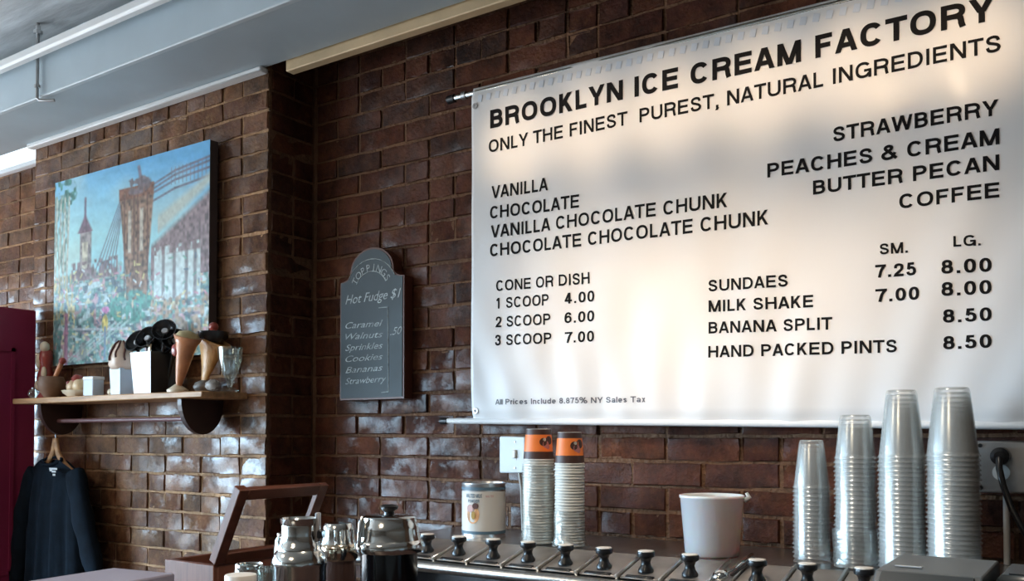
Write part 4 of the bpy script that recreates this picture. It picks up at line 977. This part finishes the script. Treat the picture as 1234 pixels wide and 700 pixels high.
sleeve(B1, r1, zt1-B1.z-.085, 'clear plastic sleeve around the left paper cup stack', .004, 1)
sleeve(B2, r2, .085, 'crumpled clear plastic bag around the bottom of the right paper cup stack', .012, 2)

# clear cup stacks
def clear_stack(px, ptop, prib, n, w_top, w_rib, Y, lab, grp, wr=True):
    B = Vector((at(px, 600, Y).x, Y, SHZ+.002)); d = (B-camo.location).dot(FW)
    rr = w_rib*d/F/2; rt = w_top*d/F/2; zt = at(px, ptop, Y).z; zr = at(px, prib, Y).z; h = zt-zr; pitch = (zr-B.z)/(n-1)
    prof = [(rr-.001, .0), (rr+.0012, .0005), (rr+.0016, .002), (rr+.0002, .0035), (rr-.0015, .006), (rr-.002, .010), (rt+.002, h-.008), (rt, h-.002), (rt-.002, h), (rt-.006, h-.003), (0, h-.003)]
    me = MB().lathe(prof, 30).mesh('plastic_cup', CLEAR, 'all')
    for i in range(n):
        o = bpy.data.objects.new('plastic_cup', me); COL.objects.link(o); o.location = B+Vector((rnd.uniform(-.0008, .0008), rnd.uniform(-.0008, .0008), i*pitch))
        if i == n-1: tag(o, 'clear plastic cup on top of the '+lab, 'cup')
        else: tag(o, 'clear plastic cup, '+ORD[n-1-i]+' from the top of the '+lab, 'cup', grp)
    return B, rr
clear_stack(978, 530, 588, 18, 27, 43, 1.97, 'shortest clear stack', 'clear cups in the shortest stack')
q2 = clear_stack(1031, 500, 553, 25, 34, 48, 1.95, 'second clear stack from left', 'clear cups in the second stack')
clear_stack(1087, 470, 552, 26, 33, 54, 1.93, 'third clear stack from left', 'clear cups in the third stack')
clear_stack(1149, 467, 550, 26, 38, 60, 1.92, 'widest rightmost clear stack', 'clear cups in the widest stack')
sleeve(q2[0]+Vector((0, 0, .004)), q2[1]+.002, .075, 'crumpled clear bag around the foot of the second clear cup stack', .008, 5)

# white bucket
Y = 1.965; P = Vector((at(858, 650, Y).x, Y, SHZ)); d = (P-camo.location).dot(FW); rb, rt = 64*d/F/2, 77*d/F/2; h = at(858, 596, Y).z-SHZ
t = thing('plastic_bucket', P, 'milky white plastic bucket standing between the paper and clear cup stacks', 'bucket')
MB().lathe([(0, 0), (rb-.003, 0), (rb, .004), (rt-.002, h-.008), (rt, h-.007), (rt+.0005, h-.001), (rt-.002, h), (rt-.004, h-.004), (rb-.003, .008), (0, .006)], 48).build('body', BUCKET, t, 'all')
ang = math.atan2(-P.y, -P.x)+1.45
MB().tube([((rt-.001)*math.cos(ang), (rt-.001)*math.sin(ang), h-.012), ((rt+.010)*math.cos(ang), (rt+.010)*math.sin(ang), h-.004), ((rt+.004)*math.cos(ang), (rt+.004)*math.sin(ang), h+.006)], [.005, .006, .004], 8).build('spout', BUCKET, t)

# ------------------------------------------------------------------ electrical boxes
A = at(604, 527, 2.15); Bp = at(633, 569, 2.15)
t = thing('switch_box', ((A.x+Bp.x)/2, 2.15, Bp.z), 'white wall switch box between the tin and the paper cups', 'switch')
x0, x1, z0_, z1_ = A.x, Bp.x, Bp.z, A.z
part(MB().box((x0, 2.15, z0_), (x1, 2.192, z1_), .004), 'box_body', GALV, t); part(MB().box((x0-.003, 2.144, z0_-.003), (x1+.003, 2.151, z1_+.003), .003), 'cover_plate', OUTW, t)
part(MB().box(((x0+x1)/2+.004, 2.137, (z0_+z1_)/2-.010), ((x0+x1)/2+.016, 2.145, (z0_+z1_)/2+.014), .002), 'toggle', CREAMCAP, t)
for z in (z0_+.012, z1_-.012): part(MB().lathe([(0, 0), (.003, 0), (.003, .002), (0, .002)], 10, T((x0+x1)/2+.01, 2.144, z) @ R(90, 'X')), 'screw', GALV, t)
A2 = at(625, 566, 2.15)
t = thing('cable_conduit', (A2.x, 2.16, SHZ), 'pale cable running down the wall from the switch box', 'cable')
part(MB().tube([(A2.x-.004, 2.148, A2.z+.04), (A2.x+.001, 2.15, A2.z), (A2.x+.010, 2.15, A2.z-.05), (A2.x+.012, 2.155, SHZ+.002)], .0048, 10), 'cable', CORD, t)
A = at(1175, 531, 2.14); w_ = .108
t = thing('outlet_box', (A.x+w_/2, 2.14, A.z-w_), 'grey metal outlet box with a black plug at the right edge of the wall', 'outlet')
x0, z1_ = A.x, A.z; x1, z0_ = x0+w_, z1_-w_
part(MB().box((x0+.003, 2.146, z0_+.003), (x1-.003, 2.192, z1_-.003), .004), 'box_body', GALV, t); part(MB().box((x0, 2.138, z0_), (x1, 2.146, z1_), .006), 'cover_plate', GALV, t)
cxo, czo = at(1205, 549, 2.12).x, at(1205, 552, 2.12).z
for dz in (.018, -.018): part(MB().lathe([(0, 0), (.0165, 0), (.0165, .003), (0, .003)], 24, T(cxo, 2.1385, czo-.012+dz) @ R(90, 'X')), 'socket_face', OUTW if dz < 0 else DGREY, t)
for xx in (x0+.010, x1-.010):
    for zz in (z0_+.010, z1_-.010): part(MB().lathe([(0, 0), (.0045, 0), (.0045, .003), (0, .003)], 12, T(xx, 2.138, zz) @ R(90, 'X')), 'screw', BLACKP, t)
t = thing('power_plug', (cxo, 2.12, czo), 'black plug and cable in the grey outlet box at the right', 'plug')
part(MB().lathe([(0, 0), (.017, 0), (.019, .006), (.018, .022), (.010, .030), (0, .031)], 24, T(cxo, 2.137, czo+.004) @ R(90, 'X')), 'plug_body', BLACKP, t)
E = [Vector((cxo, 2.108, czo)), Vector((cxo+.001, 2.095, czo-.02)), at(1209, 585, 2.09), at(1220, 615, 2.08), at(1237, 645, 2.06), at(1250, 668, 2.04), at(1262, 700, 2.03)]
part(MB().tube(E, .0066, 10), 'cable', BLACKP, t)
t = thing('steel_conduit', (cxo, 2.17, SHZ), 'thin pale conduit below the grey outlet box', 'conduit')
cx2 = at(1213, 620, 2.165).x; part(MB().tube([(cx2, 2.165, z0_+.002), (cx2, 2.165, SHZ+.001)], .0065, 12), 'pipe', CORD, t)

# ------------------------------------------------------------------ receipt printer and card reader in front
Xl = atx(1087, 667, -.248); ZP = 1.6-.156
Pk = atz(1087, 667, ZP); Pr = atz(1208, 672, ZP)
xl, xr, yb = Pk.x, Pr.x, Pk.y; yf = atz(1083, 686, ZP).y
t = thing('receipt_printer', ((xl+xr)/2, (yb+yf)/2, 1.15), 'charcoal grey receipt printer in front of the clear cups', 'printer')
b = MB(); prof = [(yb, 1.165), (yb, ZP-.004), (yb-.004, ZP), (yf, ZP-.002), (yf-.06, ZP-.040), (yf-.064, 1.165)]
vs = [(xl, y, z) for y, z in prof]+[(xr, y, z) for y, z in prof]; n = len(prof)
b.add(vs, [tuple(range(n-1, -1, -1)), tuple(range(n, 2*n))]+[(i, (i+1) % n, n+(i+1) % n, n+i) for i in range(n)]); o = part(b, 'casing', DGREY, t, False)
bv = o.modifiers.new('b', 'BEVEL'); bv.width = .003; bv.segments = 2
M = T(0, yf, ZP-.002) @ R(math.degrees(math.atan2(.038, .06)), 'X')
part(MB().box((xl+.008, -.066, .0005), (xr-.008, -.004, .0025), .001, M), 'front_cover', DARKSL, t)
part(MB().box((xl+.016, yf+.030, ZP-.0005), (xl+.046, yf+.037, ZP+.0004)), 'brand_mark', LOGO, t)
for k in range(4): part(MB().box((xl+.01+k*.03, yb-.02-.0, 1.15), (xl+.02+k*.03, yb-.01, 1.166)), 'foot', BLACKP, t)
Q = atz(1214, 678, 1.44)
t = thing('card_reader', (Q.x+.05, Q.y-.06, 1.15), 'dark slab of a card reader at the bottom right corner', 'card reader')
part(MB().box((Q.x, Q.y-.12, 1.405), (Q.x+.10, Q.y, 1.44), .006), 'casing', DARKSL, t); part(MB().box((Q.x+.03, Q.y-.07, 1.16), (Q.x+.07, Q.y-.03, 1.405), .003), 'post', BLACKP, t); part(MB().box((Q.x, Q.y-.10, 1.15), (Q.x+.10, Q.y-.01, 1.162), .003), 'base', BLACKP, t)
part(MB().box((Q.x+.012, Q.y-.11, 1.4402), (Q.x+.088, Q.y-.03, 1.4415), .001), 'screen', BLACKP, t)

# ------------------------------------------------------------------ fudge warmers and jugs
def vessel(px, Y, w_px, name, label, prof, mats, extra):
    P = Vector((at(px, 650, Y).x, Y, 1.15)); d = (P-camo.location).dot(FW); r = w_px*d/F/2
    t = thing(name, P, label, 'dispenser'); extra(t, r, P, d); return t
CT = 1.15
def zrel(px, py, Y): return at(px, py, Y).z-CT
def right_v(t, r, P, d):
    z = lambda y: zrel(469, y, P.y)
    MB().lathe([(0, 0), (r*.9, 0), (r*.93, .006), (r*.93, z(664))], 40).build('black_body', mat('gloss_black_enamel', (.006, .006, .008), .12), t)
    MB().lathe([(r*.93, z(665)), (r*1.08, z(664)), (r*1.13, z(660)), (r*1.11, z(653)), (r*1.05, z(650)), (r*.95, z(649))], 40).build('collar', CHROME, t)
    MB().lathe([(r*1.03, z(650)), (r*1.0, z(646)), (r*.96, z(638)), (r*.96, z(634)), (r*.90, z(630)), (r*.87, z(623)), (r*.80, z(621)), (0, z(620))], 40).build('domed_lid', CHROME, t)
    MB().lathe([(0, z(621)), (r*.18, z(621)), (r*.16, z(617)), (r*.28, z(613)), (r*.30, z(610)), (r*.22, z(608)), (0, z(607.5))], 22).build('lid_knob', BLACKP, t)
    a = math.atan2(-P.y, -P.x)-1.0; c, s = math.cos(a), math.sin(a)
    MB().tube([(r*1.0*c, r*1.0*s, z(662)), (r*1.12*c, r*1.12*s, z(655)), (r*1.12*c, r*1.12*s, z(645)), (r*1.08*c, r*1.08*s, z(628)), (r*1.03*c, r*1.03*s, z(622)), (r*.97*c, r*.97*s, z(628)), (r*1.0*c, r*1.0*s, z(645))], .0042, 10).build('latch', CHROME, t)
    MB().blob((r*1.02*c, r*1.02*s, z(658)), (.009, .009, .012), (12, 8)).build('hinge', CHROME, t)
vessel(469, 1.30, 74, 'fudge_warmer', 'black and chrome warmer with a domed lid and black knob, nearest the rail', None, None, right_v)
def mid_v(t, r, P, d):
    z = lambda y: zrel(408, y, P.y)
    MB().lathe([(0, 0), (r*.86, 0), (r*.88, .006), (r*.88, z(672))], 40).build('lower_body', mat('bronze_brown_enamel', (.09, .05, .04), .25, .3), t)
    MB().lathe([(r*.88, z(674)), (r*.96, z(672)), (r*1.0, z(664)), (r*1.0, z(658)), (r*.95, z(655)), (r*.88, z(654))], 40).build('collar', mat('chrome_warm_reflection', (.72, .60, .45), .12, 1.0), t)  # warm reflections put into the collar's colour
    MB().lathe([(r*.9, z(655)), (r*.84, z(650)), (r*.78, z(640)), (r*.76, z(634)), (r*.66, z(630)), (0, z(628))], 40).build('domed_lid', CHROME, t)
    for k in range(6):
        a = math.atan2(-P.y, -P.x)-1+k*.4; MB().tube([(r*.80*math.cos(a), r*.80*math.sin(a), z(650)), (r*.76*math.cos(a), r*.76*math.sin(a), z(637))], .0022, 8).build('rib', CHROME, t)
vessel(408, 1.36, 48, 'fudge_warmer', 'smaller warmer with a bronze-tinted collar between the steel can and black warmer', None, None, mid_v)
def left_v(t, r, P, d):
    z = lambda y: zrel(362, y, P.y)
    MB().lathe([(0, 0), (r*.94, 0), (r*.97, .006), (r*.97, z(682)), (r*1.0, z(680)), (r*.99, z(674)), (r*.90, z(666)), (r*.80, z(662))], 44).build('can_body', CHROME, t)
    MB().lathe([(r*.80, z(666)), (r*.80, z(658)), (r*.74, z(655)), (r*.70, z(650)), (r*.68, z(645))], 40).build('shoulder_ring', CHROME, t)
    MB().lathe([(r*.66, z(648)), (r*.66, z(633)), (r*.64, z(631))], 40).build('neck', CHROME, t)
    MB().lathe([(r*.64, z(633)), (r*.70, z(628)), (r*.72, z(624)), (r*.66, z(624)), (r*.56, z(630)), (r*.30, z(634)), (0, z(634))], 40).build('flared_cap', CHROME, t)
    MB().lathe([(0, z(633.5)), (r*.42, z(632)), (r*.53, z(629.4)), (r*.5, z(629.2)), (0, z(631))], 30).build('inner_shade', BLACKP, t)  # black disc stands in for the shade inside the open cap
    a = math.atan2(-P.y, -P.x)+1.15; c, s = math.cos(a), math.sin(a)
    MB().box((-.006, -.004, z(652)), (.006, .004, z(617)), .002, T(r*.72*c, r*.72*s, 0) @ R(math.degrees(a)+90, 'Z')).build('handle_strut', mat('grey_handle', (.35, .34, .34), .4), t)
    MB().box((-.010, -.004, z(648)), (.010, .006, z(638)), .002, T(r*.86*c, r*.86*s, 0) @ R(math.degrees(a)+90, 'Z')).build('clip', BLACKP, t)
vessel(361, 1.15, 66, 'steel_milk_can', 'shiny steel can with a flared open cap in front of the wooden box', None, None, left_v)
P = Vector((at(344, 660, 1.33).x, 1.33, CT)); d = (P-camo.location).dot(FW); r = 14*d/F
t = thing('glass_canister', P, 'clear glass canister half hidden behind the left of the steel can', 'canister')
zz = lambda y: zrel(344, y, 1.33)
MB().lathe([(0, 0), (r, 0), (r, zz(662)), (r*.9, zz(650)), (r*.7, zz(645)), (r*.68, zz(645)), (r*.87, zz(651)), (r*.95, zz(662)), (r*.95, .006), (0, .006)], 32).build('body', GLASS, t); MB().lathe([(r*.72, zz(646)), (r*.74, zz(642)), (0, zz(640))], 32).build('lid', CHROME, t)
# jars
for px, Y, pt_, wp, lab in ((300, 1.12, 679, 34, 'low clear glass jar with a steel rim behind the front jar'), (290, 1.00, 692, 37, 'low glass jar with a pale lid at the bottom edge of the view'), (322, 1.14, 683, 22, 'narrow clear glass beside the steel can')):
    P = Vector((at(px, pt_, Y).x, Y, CT)); d = (P-camo.location).dot(FW); r = wp*d/F/2; h = zrel(px, pt_, Y)
    t = thing('glass_jar', P, lab, 'jar')
    MB().lathe([(0, 0), (r*.96, 0), (r, .004), (r, h-.010), (r*.94, h-.006), (r*.90, h-.010), (r*.93, .006), (0, .005)], 32).build('body', GLASS, t)
    if 'pale lid' in lab: MB().lathe([(r*1.02, h-.014), (r*1.02, h-.002), (r*.98, h), (0, h)], 32).build('lid', CREAMCAP, t)
    else: MB().lathe([(r*.95, h-.009), (r*.97, h-.003), (r*.93, h), (r*.90, h-.003)], 32).build('rim', CHROME, t)

# ------------------------------------------------------------------ open wooden box
X0, X1, Y0, Y1, ZB = -1.925, -1.743, 1.355, 1.63, 1.304
t = thing('wooden_box', ((X0+X1)/2, (Y0+Y1)/2, CT), 'mahogany-coloured wooden box standing open in front of the brick pier', 'box')
part(MB().box((X0, Y0, CT), (X1, Y0+.012, ZB), .002), 'front_panel', MWOOD, t); part(MB().box((X0, Y1-.012, CT), (X1, Y1, ZB), .002), 'back_panel', MWOOD, t)
part(MB().box((X0, Y0+.012, CT), (X0+.012, Y1-.012, ZB), .002), 'side_panel', MWOOD, t); part(MB().box((X1-.012, Y0+.012, CT), (X1, Y1-.012, ZB), .002), 'side_panel', MWOOD, t)
part(MB().box((X0+.012, Y0+.012, CT+.002), (X1-.012, Y1-.012, CT+.010)), 'bottom_panel', DWOOD, t)
LA = math.degrees(math.atan2(.087, .174)); M = T(X1, 0, ZB+.001) @ R(LA, 'Y'); LH = .195; fr = .028
lid = part(MB().box((-.020, Y0, 0), (.004, Y0+fr, LH), .002, M), 'lid_frame', MWOOD, t)
part(MB().box((-.012, Y1-fr, 0), (.004, Y1, LH), .002, M), 'lid_rail', MWOOD, lid); part(MB().box((-.012, Y0+fr, LH-fr), (.004, Y1-fr, LH), .002, M), 'lid_rail', MWOOD, lid); part(MB().box((-.012, Y0+fr, 0), (.004, Y1-fr, fr), .002, M), 'lid_rail', MWOOD, lid)

# ------------------------------------------------------------------ flat boxes at the lower left
ZF = 1.35
K = atz(137, 683, ZF); a1 = atz(46, 697, ZF)-K; a2 = atz(214, 686, ZF)-K
rot = math.atan2(a1.x, -a1.y)
labs = ('flat lilac-grey card box on top of the low stack at the lower left', 'second flat card box from the top of the lower-left stack', 'third flat card box from the top of the lower-left stack', 'bottom flat card box of the lower-left stack')
for i in range(4):
    z0_ = ZF-.048*(i+1); t = thing('flat_box', (K.x, K.y, z0_), labs[i], 'box', None, rot+[0, .02, -.03, .02][i])
    t.location.x += [0, .03, .02, .02][i]
    MB().box((0, -.34, 0), (.155, 0, .030), .002).build('tray', WEDGE, t); MB().box((-.003, -.343, .022), (.158, .003, .046), .003).build('lid', LILAC, t)
bpy.context.view_layer.update()
